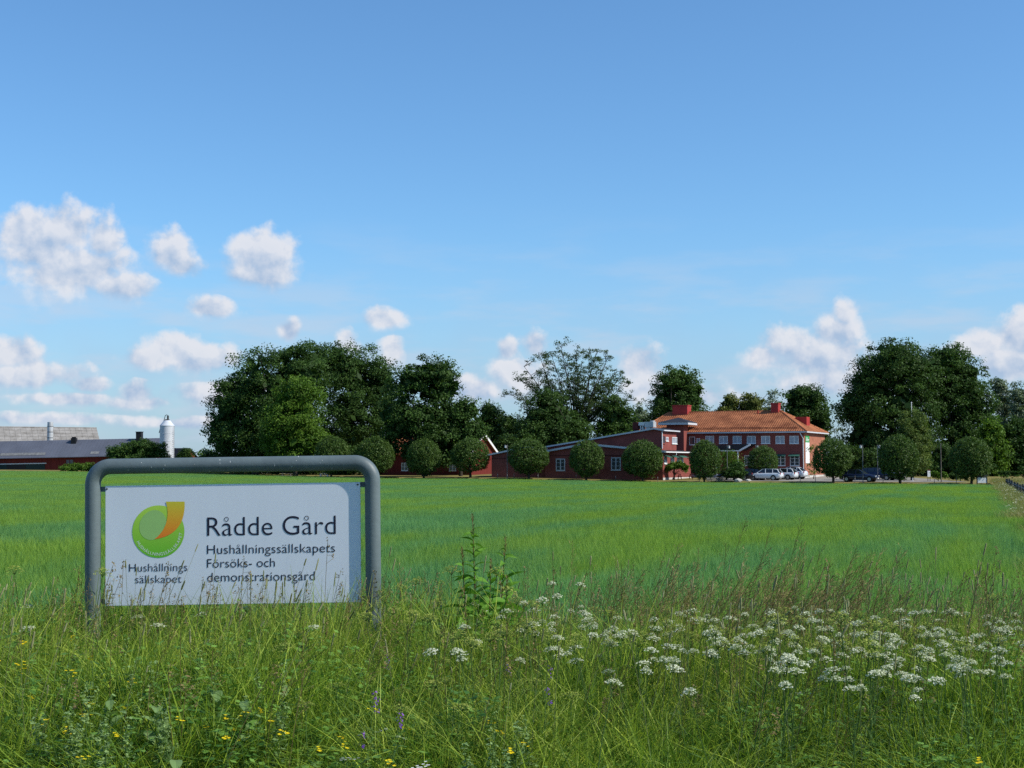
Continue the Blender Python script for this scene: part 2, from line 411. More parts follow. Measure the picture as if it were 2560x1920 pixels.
def blades(rng, n, half, h, w, lean, curve, seg=3, round_=False, dirbias=None):
    """grass blades as bent strips; returns V (n*seg,4,3) and height fraction t (n*seg,4)"""
    if round_:
        rr = half * np.sqrt(rng.random(n)); th = rng.random(n) * 2 * np.pi
        x0 = rr * np.cos(th); y0 = rr * np.sin(th)
    else:
        x0 = rng.uniform(-half, half, n); y0 = rng.uniform(-half, half, n)
    H = rng.uniform(h[0], h[1], n); W = rng.uniform(w[0], w[1], n)
    az = rng.random(n) * 2 * np.pi
    if dirbias is not None:
        az = np.where(rng.random(n) < dirbias[1], dirbias[0] + rng.normal(0, 0.6, n), az)
    ln = np.abs(rng.normal(0, lean, n)); cv = rng.uniform(0, curve, n)
    wa = rng.random(n) * np.pi
    rows = []
    for k in range(seg + 1):
        t = k / seg
        hor = H * (ln * t + cv * t * t); z = H * t * (1 - 0.35 * (ln + cv * t) * t)
        cx = x0 + np.cos(az) * hor; cy = y0 + np.sin(az) * hor
        ww = W * (1 - t ** 1.6 * 0.9) * 0.5
        dx = np.cos(wa) * ww; dy = np.sin(wa) * ww
        rows.append((np.stack([cx - dx, cy - dy, z], -1), np.stack([cx + dx, cy + dy, z], -1)))
    Vs = []; Ts = []
    for k in range(seg):
        Vs.append(np.stack([rows[k][0], rows[k][1], rows[k + 1][1], rows[k + 1][0]], 1))
        t0, t1 = k / seg, (k + 1) / seg
        Ts.append(np.tile([t0, t0, t1, t1], (n, 1)))
    return np.concatenate(Vs), np.concatenate(Ts), np.tile(np.arange(n), seg)

def scatter(name, pts, rot, scl, idx, meshes, label, cat):
    """one 'stuff' object: plants instanced on its points"""
    src = bpy.data.collections.new(name + '_plants')
    for k, me in enumerate(meshes):
        o = bpy.data.objects.new('%s_plant_%02d' % (name, k), me); src.objects.link(o)
    me = bpy.data.meshes.new(name); n = len(pts)
    me.vertices.add(n); me.vertices.foreach_set('co', np.ascontiguousarray(pts, np.float32).ravel())
    a = me.attributes.new('rot', 'FLOAT_VECTOR', 'POINT'); a.data.foreach_set('vector', np.ascontiguousarray(rot, np.float32).ravel())
    a = me.attributes.new('scl', 'FLOAT_VECTOR', 'POINT'); a.data.foreach_set('vector', np.ascontiguousarray(scl, np.float32).ravel())
    a = me.attributes.new('idx', 'INT', 'POINT'); a.data.foreach_set('value', np.ascontiguousarray(idx, np.int32).ravel())
    ob = link(name, me); tag(ob, label, cat, kind='stuff')
    ng = bpy.data.node_groups.new(name + '_nodes', 'GeometryNodeTree')
    ng.interface.new_socket('Geometry', in_out='INPUT', socket_type='NodeSocketGeometry')
    ng.interface.new_socket('Geometry', in_out='OUTPUT', socket_type='NodeSocketGeometry')
    N = ng.nodes; L = ng.links
    gi = N.new('NodeGroupInput'); go = N.new('NodeGroupOutput')
    ip = N.new('GeometryNodeInstanceOnPoints'); ci = N.new('GeometryNodeCollectionInfo')
    ci.inputs['Collection'].default_value = src
    ci.inputs['Separate Children'].default_value = True; ci.inputs['Reset Children'].default_value = True
    def attr(nm, ty):
        q = N.new('GeometryNodeInputNamedAttribute'); q.data_type = ty; q.inputs['Name'].default_value = nm; return q.outputs['Attribute']
    er = N.new('FunctionNodeEulerToRotation')
    L.new(attr('rot', 'FLOAT_VECTOR'), er.inputs[0])
    L.new(gi.outputs[0], ip.inputs['Points']); L.new(ci.outputs[0], ip.inputs['Instance'])
    ip.inputs['Pick Instance'].default_value = True
    L.new(attr('idx', 'INT'), ip.inputs['Instance Index']); L.new(er.outputs[0], ip.inputs['Rotation'])
    L.new(attr('scl', 'FLOAT_VECTOR'), ip.inputs['Scale']); L.new(ip.outputs[0], go.inputs[0])
    md = ob.modifiers.new('plants', 'NODES'); md.node_group = ng
    return ob

# ------------------------------------------------------------------ the barley field
M['crop'] = leaf_mat('green_barley', (0.11, 0.25, 0.05), (0.34, 0.47, 0.06), trans=0.42, spec=0.12, rough=0.5,
                     patch=((0.075, 0.23, 0.11), (0.23, 0.42, 0.12)), patch_scale=0.14,
                     patch_stretch=(R(-18), (1.0, 3.4, 1.0)), thr=(0.41, 0.60))
def crop_tile(seed):
    rng = np.random.default_rng(seed)
    V1, T1, i1 = blades(rng, 1150, 1.05, (0.24, 0.42), (0.008, 0.014), 0.18, 0.45)
    V2, T2, i2 = blades(rng, 750, 1.05, (0.38, 0.50), (0.006, 0.010), 0.10, 0.35, dirbias=(0.3, 0.6))
    a = rng.random(1150) ** 1.5 * 0.8; b = 0.35 + rng.random(750) * 0.65
    t1 = T1 * 0.0 + a[i1][:, None]; t2 = T2 * b[i2][:, None]
    return quads('barley_tile', np.concatenate([V1, V2]), np.concatenate([t1, t2]), M['crop'])
def right_edge(y): return 1.6 + 0.330 * y
rng = np.random.default_rng(5)
P = []
for yy in np.arange(13.6, 242, 1.95):
    x0 = -0.46 * yy - 4; x1 = min(0.46 * yy + 4, right_edge(yy) - 0.6)
    xx = np.arange(x0, x1, 1.95)
    P.append(np.stack([xx + rng.uniform(-.25, .25, len(xx)), np.full(len(xx), yy) + rng.uniform(-.25, .25, len(xx))], -1))
P = np.concatenate(P)
de = edge(P[:, 0] / P[:, 1])[0]
P = P[P[:, 1] < de - 0.4]
n = len(P)
hv = 0.92 + 0.16 * rng.random(n)
pts = np.stack([P[:, 0], P[:, 1], G(P[:, 0], P[:, 1]) - 0.01], -1)
rot = np.zeros((n, 3)); rot[:, 2] = rng.integers(0, 2, n) * np.pi + rng.normal(0, 0.25, n)
scl = np.stack([np.ones(n), np.ones(n), hv], -1)
scatter('barley_crop', pts, rot, scl, rng.integers(0, 4, n), [crop_tile(100 + k) for k in range(4)],
        'wide field of young green barley behind the sign', 'crop')

# ------------------------------------------------------------------ buildings
class Frame:
    """local axes of a building: x along the front to the right, y to the back"""
    def __init__(s, px, Y, deg, z=None):
        s.O = Vector((sx(px, Y), Y, 0)); s.th = R(deg); s.z = g(s.O.x, s.O.y) if z is None else z
        s.ex = (math.cos(s.th), -math.sin(s.th)); s.ey = (math.sin(s.th), math.cos(s.th))
    def hit(s, px, py, lx=None, ly=None):
        d = ray(px, py)
        nn, c = (s.ey, ly) if ly is not None else (s.ex, lx)
        t = (c + s.O.x * nn[0] + s.O.y * nn[1]) / (d[0] * nn[0] + d[1] * nn[1])
        X = (d[0] * t - s.O.x, d[1] * t - s.O.y)
        return (X[0] * s.ex[0] + X[1] * s.ex[1], X[0] * s.ey[0] + X[1] * s.ey[1], CZ + d[2] * t - s.z)
    def thing(s, name, label, cat, group=None):
        return thing(name, label, cat, (s.O.x, s.O.y, s.z), -s.th, group)
    def world(s, x, y):
        return (s.O.x + s.ex[0] * x + s.ey[0] * y, s.O.y + s.ex[1] * x + s.ey[1] * y)

def obox(mb, c, u, n, u0, u1, z0, z1, d0, d1):
    c = Vector(c); u = Vector(u); n = Vector(n); Z = Vector((0, 0, 1)); i = len(mb.v)
    for z in (z0, z1):
        for (a, d) in ((u0, d0), (u1, d0), (u1, d1), (u0, d1)): mb.v.append(tuple(c + u * a + n * d + Z * z))
    for f in ((0, 3, 2, 1), (4, 5, 6, 7), (0, 1, 5, 4), (1, 2, 6, 5), (2, 3, 7, 6), (3, 0, 4, 7)): mb.f.append(tuple(i + k for k in f))

def window(parent, c, u, n, w, h, cols=2, rows=1, pane='blindglass', frame='white', fw=0.07, awning=False):
    mb = MB(); W, H = w / 2, h / 2
    obox(mb, c, u, n, -W, -W + fw, -H, H, 0.0, 0.06); obox(mb, c, u, n, W - fw, W, -H, H, 0.0, 0.06)
    obox(mb, c, u, n, -W + fw, W - fw, -H, -H + fw, 0.0, 0.058); obox(mb, c, u, n, -W + fw, W - fw, H - fw, H, 0.0, 0.058)
    for k in range(1, cols):
        x = -W + w * k / cols; obox(mb, c, u, n, x - fw * .6, x + fw * .6, -H + fw, H - fw, 0.004, 0.056)
    for k in range(1, rows):
        z = -H + h * k / rows; obox(mb, c, u, n, -W + fw, W - fw, z - .02, z + .02, 0.006, 0.05)
    obox(mb, c, u, n, -W - .05, W + .05, -H - .06, -H - .002, 0.0, 0.11)
    o = mb.build('window', M[frame], parent)
    pm = MB(); obox(pm, c, u, n, -W + .03, W - .03, -H + .03, H - .03, 0.008, 0.02)
    pm.build('pane', M[pane], o)
    if awning:
        am = MB(); cv = Vector(c); u_ = Vector(u); n_ = Vector(n); Z = Vector((0, 0, 1))
        a = [cv + u_ * s_ * (W + .1) + n_ * d + Z * z for (s_, d, z) in ((-1, .07, H + .12), (1, .07, H + .12), (1, .75, H - .12), (-1, .75, H - .12))]
        b = [p - Z * .05 for p in a]
        am.quad(*a); am.quad(*reversed(b))
        for k in range(4): am.quad(a[k], b[k], b[(k + 1) % 4], a[(k + 1) % 4])
        am.build('awning', M['awning'], parent)
    return o

def tile_face(mb, A, B, C, D, tw=0.32, ch=0.38):
    """clay tiles over the slope A-B (eave) to D-C (top): arched, lapped, a little uneven"""
    A, B, C, D = map(Vector, (A, B, C, D)); rr = random.Random(3)
    nrm = (B - A).cross(D - A).normalized()
    if nrm.z < 0: nrm = -nrm
    e = (B - A).normalized(); sl = ((D - A) - e * (D - A).dot(e)); Ls = sl.length; s = sl.normalized()
    rows = max(1, int(round(Ls / ch)))
    for j in range(rows):
        v0, v1 = j / rows, (j + 1) / rows
        def lim(v):
            return (A.lerp(D, v) - A).dot(e), (B.lerp(C, v) - A).dot(e)
        l0, r0 = lim(v0); l1, r1 = lim(v1); l, r = (l0 + l1) / 2, (r0 + r1) / 2
        x = math.floor(l / tw) * tw
        while x < r:
            xa, xb = max(x, l), min(x + tw, r)
            if xb - xa > 0.04:
                j_ = rr.uniform(-.012, .012); xm = (xa + xb) / 2
                def P(xx, v, hh): return A + e * xx + s * (v * Ls) + nrm * hh
                lo = [P(xa, v0, .075 + j_), P(xm, v0, .125 + j_), P(xb, v0, .075 + j_)]
                up = [P(xa, v1, .03), P(xm, v1, .08), P(xb, v1, .03)]
                i = len(mb.v); mb.v += [tuple(p) for p in lo + up + [P(xa, v0, .02), P(xm, v0, .04), P(xb, v0, .02)]]
                mb.f += [(i, i + 1, i + 4, i + 3), (i + 1, i + 2, i + 5, i + 4), (i + 6, i + 7, i + 1, i), (i + 7, i + 8, i + 2, i + 1)]
            x += tw

def ridge_tiles(mb, a, b, r=0.14, step=0.4):
    a = Vector(a); b = Vector(b); n = max(1, int((b - a).length / step))
    for k in range(n):
        p = a.lerp(b, k / n); q = a.lerp(b, (k + 1.08) / n)
        mb.tube([p + Vector((0, 0, .06)), q + Vector((0, 0, .04))], [r, r * .86], 6)

FX, FNX, FY, FNY = (1, 0, 0), (-1, 0, 0), (0, 1, 0), (0, -1, 0)

# --- main two-storey house
fr = Frame(2009, 195, 25, z=-0.43)
L_, W_ = 24.0, 12.6
EZ = fr.hit(2009, 1079, ly=0)[2]; OV = 0.45
bl = fr.thing('main_building', 'long two-storey red building with orange hipped tile roof behind the car park', 'building')
mb = MB(); mb.box(-L_, 0, 0, W_, -.8, EZ); wall = mb.build('wall', M['redwood'], bl)
mb = MB(); mb.box(.003, .14, .02, W_ - .02, .55, EZ - .02); mb.build('gable_wall', M['brick'], bl)
mb = MB(); mb.box(-L_ - .05, .2, -.06, W_ + .05, -.8, .55); mb.build('plinth', M['concrete'], bl)
RZ = fr.hit(1951, 1028, ly=W_ / 2)[2]; ax = -4.75; bx = -L_ + 2.6
e0 = EZ + .02
A = (-L_ - OV, -OV, e0); B = (OV + .1, -OV, e0); Cc = (OV + .1, W_ + OV, e0); Dd = (-L_ - OV, W_ + OV, e0)
P1 = (bx, W_ / 2, RZ); P2 = (ax, W_ / 2, RZ)
mb = MB()
for f in ((A, B, P2, P1), (B, Cc, P2), (Cc, Dd, P1, P2), (Dd, A, P1), (A, Dd, Cc, B)): mb.poly(f)
roof = mb.build('roof', M['tile'], bl)
mb = MB(); tile_face(mb, A, B, P2, P1); tile_face(mb, B, Cc, P2, P2); tile_face(mb, Cc, Dd, P1, P2, .6, .8); tile_face(mb, Dd, A, P1, P1, .4, .5)
tag(mb.build('tiles', M['tile'], roof), kind='stuff')
mb = MB()
for a, b in ((P1, P2), (B, P2), (Cc, P2), (A, P1), (Dd, P1)): ridge_tiles(mb, a, b)
mb.build('ridge_tiles', M['tile'], roof)
mb = MB(); mb.box(A[0], B[0] - .1, -OV - .12, -OV + .02, e0 - .16, e0 + .01); mb.box(B[0] - .02, B[0] + .12, -OV - .1, W_ + OV, e0 - .16, e0 + .012)
mb.build('gutter', M['greytrim'], bl)
mb = MB(); mb.box(A[0] + .1, B[0] - .1, -OV + .03, -.004, e0 - .12, e0 - .02); mb.build('soffit', M['wood_red'], bl)
def chimney(x0, x1, y0, y1, z0, z1, parent):
    m_ = MB(); m_.box(x0, x1, y0, y1, z0, z1); m_.box(x0 - .06, x1 + .06, y0 - .06, y1 + .06, z1 + .002, z1 + .14)
    return m_.build('chimney', M['brickchim'], parent)
x0 = fr.hit(1929, 1020, ly=W_ / 2 - .3)[0]; x1 = fr.hit(1947, 1020, ly=W_ / 2 - .3)[0]
chimney(x0, x1, W_ / 2 - .7, W_ / 2 + .7, RZ - 1, fr.hit(1940, 1010, ly=W_ / 2)[2], roof)
x0 = fr.hit(1686, 1020, ly=W_ / 2)[0]; x1 = fr.hit(1723, 1020, ly=W_ / 2)[0]
chimney(x0, x1, W_ / 2 - .9, W_ / 2 + .9, RZ - 1.2, fr.hit(1700, 1015.5, ly=W_ / 2)[2], roof)
mb = MB(); q = fr.hit(1897, 1036, ly=W_ / 2 - .4); mb.tube([(q[0], W_ / 2 - .9, RZ - .6), (q[0], W_ / 2 - .9, RZ + .15)], .1, 8); mb.build('vent_pipe', M['brickchim'], roof)
mb = MB(); q = fr.hit(2010, 1047, lx=-1.6); mb.box(-2.6, -1.0, q[1] - 1.0, q[1] + 1.0, q[2] - 1.4, q[2] + .25); mb.build('roof_hatch', M['brickchim'], roof)
# snow guard along the eave
mb = MB(); mb.bar((-L_ + 4, -OV + .75, e0 + .62), (-.9, -OV + .75, e0 + .62), .05); mb.bar((-L_ + 4, -OV + .75, e0 + .5), (-.9, -OV + .75, e0 + .5), .05)
for k in range(20): mb.bar((-1.2 - k, -OV + .75, e0 + .3), (-1.2 - k, -OV + .75, e0 + .64), .04)
mb.build('snow_guard', M['wood_red'], roof)
for X in (1705, 1550, 1390, 1232, 1075, 924, 772):
    q = fr.hit(1600 + X / 4.424, 1099.4, ly=0); window(bl, (q[0], 0, q[2]), FX, FNY, 1.25, 1.06, 2, 1)
q = fr.hit(1730.5, 1102, ly=0); window(bl, (q[0], 0, q[2]), FX, FNY, .85, 1.15, 1, 1, pane='glass')
q = fr.hit(1746, 1101, ly=0); window(bl, (q[0], 0, q[2]), FX, FNY, .5, .6, 1, 1)
for i, X in enumerate((1712, 1556, 1390, 1205)):
    q = fr.hit(1600 + X / 4.424, 1151, ly=0); window(bl, (q[0], 0, q[2]), FX, FNY, 1.3, 1.45, 2, 3, pane='glass', awning=(i in (0, 1)))
# downpipe at the corner
mb = MB(); mb.tube([(-.35, -OV, e0 - .1), (-.3, -OV, e0 - .3), (.0, -.14, e0 - .95), (.02, -.14, .1)], .06, 8); mb.build('downpipe', M['white'], bl)
# banner on the brick end
b0 = fr.hit(2013, 1089.5, lx=.15); b1 = fr.hit(2023.5, 1158, lx=.15); bm_ = fr.hit(2013, 1106, lx=.15)
mb = MB(); mb.box(.16, .19, b0[1], b1[1], b1[2], bm_[2]); ban = mb.build('banner', M['white'], bl)
M['bannergreen'] = mat('banner_green', (0.03, 0.30, 0.09), 0.5)
mb = MB(); mb.box(.16, .192, b0[1], b1[1], bm_[2], b0[2]); mb.build('green_panel', M['bannergreen'], ban)
mb = MB(); hh = b0[2] - bm_[2]; ww = b1[1] - b0[1]
for k, (f0, f1, l0, l1) in enumerate(((.62, .74, .12, .55), (.40, .52, .12, .85), (.22, .32, .12, .8))):
    mb = MB(); y = b0[1] + ww * l0
    while y < b0[1] + ww * l1:
        mb.box(.194, .2, y, y + ww * .07, bm_[2] + hh * f0, bm_[2] + hh * f1); y += ww * .10
    tag(mb.build('lettering', M['white'], ban), kind='stuff')
# window on the brick end (narrow)
q = fr.hit(2049, 1150, lx=.14); window(bl, (.14, q[1], q[2]), FY, FX, 1.0, 1.4, 2, 2, pane='glass')
# stair tower
tx0 = fr.hit(1667, 1110, ly=-2)[0]; tx1 = -16.45
te = fr.hit(1700, 1062, ly=-2)[2]; tt = fr.hit(1692, 1044, ly=-.3)[2]
mb = MB(); mb.box(tx0, tx1, -2, -.003, 0, te); tw = mb.build('stair_tower', M['redwood'], bl)
mb = MB(); o_ = .95; c = [(tx0 - o_, -2 - o_, te), (tx1 + o_, -2 - o_, te), (tx1 + o_, 1.2, te), (tx0 - o_, 1.2, te)]
cu = [(p[0], p[1], p[2] + .34) for p in c]
for k in range(4): mb.quad(c[k], c[(k + 1) % 4], cu[(k + 1) % 4], cu[k])
mb.poly(list(reversed(c))); mb.build('fascia', M['greytrim'], tw)
mb = MB(); ap = ((tx0 + tx1) / 2, -.4, tt)
cu = [(p[0] + (.08 if p[0] > tx0 else -.08), p[1] + (.08 if p[1] > 0 else -.08), p[2] + .345) for p in c]
for k in range(4): mb.poly((cu[k], cu[(k + 1) % 4], ap))
mb.poly(list(reversed(cu))); mb.build('tower_roof', M['blackroof'], tw)
# entrance porch
pc = fr.hit(1806, 1120, ly=-3.2); pd = fr.hit(1866, 1120, ly=-3.2)
z1 = fr.hit(1850, 1116, ly=-3.2)[2]; z0 = fr.hit(1850, 1127, ly=-3.2)[2]
mb = MB(); mb.prism([(pc[0] - 1.5, z0 + .05), (pd[0] - .9, z0 + .05), (pd[0] + .55, z1 + .3), (pc[0] - 1.5, z1 + .12)], 'y', -3.4, -.05)
porch = mb.build('porch', M['blackroof'], bl)
mb = MB(); mb.bar((pd[0] - .95, -3.43, z0), (pd[0] + .6, -3.43, z1 + .25), .1, .24); mb.bar((pc[0] - 1.5, -3.43, z0 + .0), (pd[0] - .95, -3.43, z0 + .0), .1, .14); mb.build('fascia', M['white'], porch)
for x in (pd[0] - 1.2, pc[0] - .8):
    mb = MB(); mb.box(x - .07, x + .07, -3.3, -3.16, 0, z0); mb.build('porch_post', M['white'], porch)
mb = MB(); dx = pd[0] - 3; mb.box(dx - .6, dx + .6, -.07, -.01, 0, 2.2); d_ = mb.build('door', M['darkgreen'], bl)
mb = MB(); mb.box(dx + .4, dx + .46, -.12, -.07, .95, 1.15); mb.build('handle', M['steel'], d_)

# --- single-storey wing
fw_ = Frame(1657, 186.5, 25)
def F2(px, py, **k): return fw_.hit(px, py, **k)
wg = fw_.thing('single_storey_wing', 'low dark red gabled wing with two white-framed windows facing the field', 'building')
xl = F2(1362, 1150, ly=0)[0]; xa = F2(1465, 1110, ly=0)[0]
zr = F2(1655, 1129, ly=0)[2]; za = F2(1465, 1112, ly=0)[2]; zl = F2(1362, 1130.5, ly=0)[2]
DW = 11.8
mb = MB(); mb.prism([(xl, -1), (0, -1), (0, zr), (xa, za), (xl, zl)], 'y', 0, DW); mb.build('wall', M['redwood'], wg)
mb = MB()
mb.prism([(xl - .3, zl - .02), (xa, za + .02), (.45, zr - .06), (.45, zr + .08), (xa, za + .2), (xl - .3, zl + .13)], 'y', -.35, DW)
rf = mb.build('roof', M['blackroof'], wg)
mb = MB(); mb.bar((xl - .3, -.38, zl + .03), (xa, -.38, za + .09), .06, .26); mb.bar((xa, -.38, za + .09), (.45, -.38, zr), .06, .26); mb.build('bargeboard', M['greytrim'], rf)
mb = MB(); mb.box(.45, .6, -.3, DW, zr - .12, zr + .02); mb.build('gutter', M['white'], rf)
mb = MB(); mb.tube([(.5, 4.2, zr - .1), (.45, 4.2, zr - .4), (.1, 4.3, zr - .8), (.1, 4.3, .1)], .06, 8); mb.build('downpipe', M['white'], wg)
mb = MB(); mb.box(-.02, .06, -.04, DW, -.8, .35); mb.build('plinth', M['concrete'], wg)
for (xa_, xb_, ya, yb) in ((1390, 1413, 1146.6, 1177), (1528, 1552, 1143.5, 1175.7)):
    a = F2(xa_, ya, ly=0); b = F2(xb_, yb, ly=0)
    window(wg, ((a[0] + b[0]) / 2, 0, (a[2] + b[2]) / 2), FX, FNY, b[0] - a[0], a[2] - b[2], 2, 3, pane='glass', frame='greytrim', fw=.12)
mb = MB(); q = F2(1462, 1140, ly=0); mb.box(xl + .02, -.02, -.035, -.002, q[2], q[2] + .12); mb.build('wall_band', M['wood_red'], wg)
for (xa_, xb_) in ((1660, 1667), (1677, 1685), (1693, 1708)):
    a = F2(xa_, 1142, lx=0); b = F2(xb_, 1158, lx=0)
    window(wg, (0, (a[1] + b[1]) / 2, (a[2] + b[2]) / 2), FY, FX, max(.9, b[1] - a[1]), 1.0, 2, 1, awning=True)

# --- tall back wing with the lit end wall and ventilation plant
fu = Frame(1655, 189.5, 25)
def F3(px, py, **k): return fu.hit(px, py, **k)
ug = fu.thing('sloping_roof_wing', 'dark red upper wing with long slanting grey roof edge and ventilation units on top', 'building')
xl = F3(1369, 1117, ly=0)[0]; zl = F3(1369, 1118.5, ly=0)[2]; xa = F3(1637, 1072, ly=0)[0]; za = F3(1637, 1073, ly=0)[2]; zr = F3(1655, 1076.5, ly=0)[2]
mb = MB(); mb.prism([(xl, 0), (0, 0), (0, zr), (xa, za), (xl, zl)], 'y', 0, 6.1); mb.build('wall', M['redwood'], ug)
mb = MB(); mb.prism([(xl - .3, zl), (xa, za + .01), (.35, zr - .05), (.35, zr + .1), (xa, za + .17), (xl - .3, zl + .15)], 'y', -.3, 6.3); rf = mb.build('roof', M['blackroof'], ug)
mb = MB(); mb.bar((xl - .3, -.33, zl + .05), (xa, -.33, za + .08), .06, .2); mb.bar((xa, -.33, za + .08), (.35, -.33, zr + .02), .06, .2); mb.box(.352, .46, -.3, 6.4, zr - .06, zr + .1); mb.build('bargeboard', M['greytrim'], rf)
mb = MB(); mb.tube([(.08, -.08, zr - .1), (.08, -.08, zr - 2.4)], .07, 8); mb.build('downpipe', M['white'], ug)
for (pa, pb, y0_, y1_, c_, pn) in ((1656, 1662, 1089, 1109, 1, 'glass'), (1664, 1670.5, 1092.5, 1103, 1, 'blindglass'), (1679.5, 1692, 1092.5, 1110, 3, 'blindglass')):
    a = F3(pa, y0_, lx=0); b = F3(pb, y1_, lx=0)
    window(ug, (0, (a[1] + b[1]) / 2, (a[2] + b[2]) / 2), FY, FX, b[1] - a[1], a[2] - b[2], c_, 1, pane=pn, frame='white' if pn != 'glass' else 'redwood')
ym = 3.0
for (nm, pa, pb, y0_, y1_, mm) in (('vent_box', 1585, 1598, 1056, 1074, 'wood_red'), ('vent_box', 1600, 1614, 1056, 1064, 'white'), ('vent_duct', 1615, 1637, 1055, 1068, 'steel')):
    a = F3(pa, y0_, ly=ym); b = F3(pb, y1_, ly=ym); m_ = MB()
    m_.box(a[0], b[0], ym - .6, ym + .6, b[2], a[2])
    if nm == 'vent_duct':
        m_.box(a[0] + .15, b[0] - .5, ym - .5, ym + .5, b[2] - .7, b[2] - .002)
        m_.tube([(b[0] - .3, ym, a[2] + .002), (b[0] - .3, ym, a[2] + .18)], .35, 12)
    else:
        m_.box(a[0] + .2, a[0] + .3, ym - .5, ym + .5, b[2] - .8, b[2] - .002); m_.box(b[0] - .3, b[0] - .2, ym - .5, ym + .5, b[2] - .8, b[2] - .002)
        m_.box(a[0] + .05, b[0] - .05, ym - .62, ym - .602, b[2] + .08, a[2] - .08)
    m_.build(nm, M[mm], rf)

# --- leftmost low annex
fa = Frame(1372, 194, 14)
an = fa.thing('low_annex', 'lowest dark red annex with shallow pitched roof between the cottage and the wing', 'building')
def F4(px, py, **k): return fa.hit(px, py, **k)
xl = F4(1229, 1140, ly=0)[0]; xa = F4(1318, 1118, ly=0)[0]; zl = F4(1226, 1137.5, ly=0)[2]; za = F4(1318, 1119, ly=0)[2]; zr = F4(1372, 1130, ly=0)[2]
mb = MB(); mb.prism([(xl, -1), (0, -1), (0, zr), (xa, za), (xl, zl)], 'y', 0, 9); mb.build('wall', M['redwood'], an)
mb = MB(); mb.prism([(xl - .45, zl - .08), (xa, za + .02), (.3, zr - .05), (.3, zr + .08), (xa, za + .17), (xl - .45, zl + .06)], 'y', -.35, 9.2); rf = mb.build('roof', M['blackroof'], an)
mb = MB(); mb.bar((xl - .45, -.38, zl - .0), (xa, -.38, za + .09), .06, .2); mb.bar((xa, -.38, za + .09), (.3, -.38, zr + .02), .06, .2); mb.build('bargeboard', M['greytrim'], rf)
mb = MB(); q = F4(1240, 1147, ly=0); mb.box(xl + .02, -.02, -.035, -.002, q[2], q[2] + .1); mb.build('wall_band', M['wood_red'], an)

# --- red cottage among the trees
fc = Frame(1173, 212, 33)
ct = fc.thing('red_cottage', 'red cottage with tiled roof and white gable boards half hidden by round trees', 'house')
LC, WC = 17.0, 7.0; ze = 3.5 - fc.z - .15; zt = 6.05 - fc.z
mb = MB(); mb.prism([(0, -1), (WC, -1), (WC, ze), (WC / 2, zt - .1), (0, ze)], 'x', -LC, 0); mb.build('wall', M['barnred'], ct)
mb = MB()
s_ = (zt - ze) / (WC / 2); o_ = .5
mb.prism([(-o_, ze - o_ * s_ + .02), (WC / 2, zt), (WC + o_, ze - o_ * s_ + .02), (WC + o_, ze - o_ * s_ + .12), (WC / 2, zt + .12), (-o_, ze - o_ * s_ + .12)], 'x', -LC - .4, .4)
rf = mb.build('roof', M['tile'], ct)
mb = MB(); tile_face(mb, (-LC - .4, -o_, ze - o_ * s_ + .1), (.4, -o_, ze - o_ * s_ + .1), (.4, WC / 2, zt + .1), (-LC - .4, WC / 2, zt + .1)); tag(mb.build('tiles', M['tile'], rf), kind='stuff')
mb = MB()
mb.bar((.42, -o_, ze - o_ * s_ + .05), (.42, WC / 2, zt + .12), .08, .34); mb.bar((.42, WC / 2, zt + .12), (.42, WC + o_, ze - o_ * s_ + .05), .08, .34)
mb.build('bargeboard', M['white'], rf)
mb = MB(); mb.box(-LC * .75, -LC * .75 + .8, WC / 2 - .4, WC / 2 + .4, zt - .3, zt + .9); mb.build('chimney', M['brickchim'], rf)
for x in (-3.0, -7.5, -12.0): window(ct, (x, 0, 1.25), FX, FNY, 1.25, 1.2, 2, 2, pane='glass')

# --- barns at the left
fb = Frame(386, 250, 3)
br_ = fb.thing('dark_roofed_barn', 'long dark red barn with blue-grey sheet roof beside the white silo', 'barn')
br_.rotation_euler.y = -R(1.1)
LB, WB = 52.0, 7.0
ze = fb.hit(388, 1133.5, ly=0)[2]; zt = fb.hit(393, 1096.5, ly=WB / 2)[2]
mb = MB(); mb.prism([(0, -1.5), (WB, -1.5), (WB, ze), (WB / 2, zt - .12), (0, ze)], 'x', -LB, 0); mb.build('wall', M['barnred'], br_)
mb = MB(); s_ = (zt - ze) / (WB / 2); o_ = .55
mb.prism([(-o_, ze - o_ * s_), (WB / 2, zt), (WB + o_, ze - o_ * s_), (WB + o_, ze - o_ * s_ + .1), (WB / 2, zt + .1), (-o_, ze - o_ * s_ + .1)], 'x', -LB, .5)
rf = mb.build('roof', M['darkroof'], br_)
mb = MB()
for k in range(88): x = .45 - k * .6; mb.bar((x, -o_ + .02, ze - o_ * s_ + .115), (x, WB / 2, zt + .115), .05, .03)
mb.build('roof_seams', M['darkroof'], rf)
mb = MB(); mb.bar((.52, -o_, ze - o_ * s_ + .03), (.52, WB / 2, zt + .06), .06, .24); mb.bar((.52, WB / 2, zt + .06), (.52, WB + o_, ze - o_ * s_ + .03), .06, .24); mb.build('bargeboard', M['barnred'], rf)
M['skylight'] = mat('dull_skylight', (0.17, 0.17, 0.165), .5, .3, 2)
for (pa, pb) in ((0, 113), (226, 247)):
    a = fb.hit(pa, 1139, ly=.0); b = fb.hit(pb, 1139, ly=.0); mb = MB()
    mb.poly([(a[0], -.05, ze - .05 * s_ + .16), (b[0], -.05, ze - .05 * s_ + .16), (b[0], .55, ze + .55 * s_ + .16), (a[0], .55, ze + .55 * s_ + .16)])
    mb.build('skylight', M['skylight'], rf)
a = fb.hit(344, 1090, ly=WB / 2 - .3); b = fb.hit(357, 1079.5, ly=WB / 2 - .3)
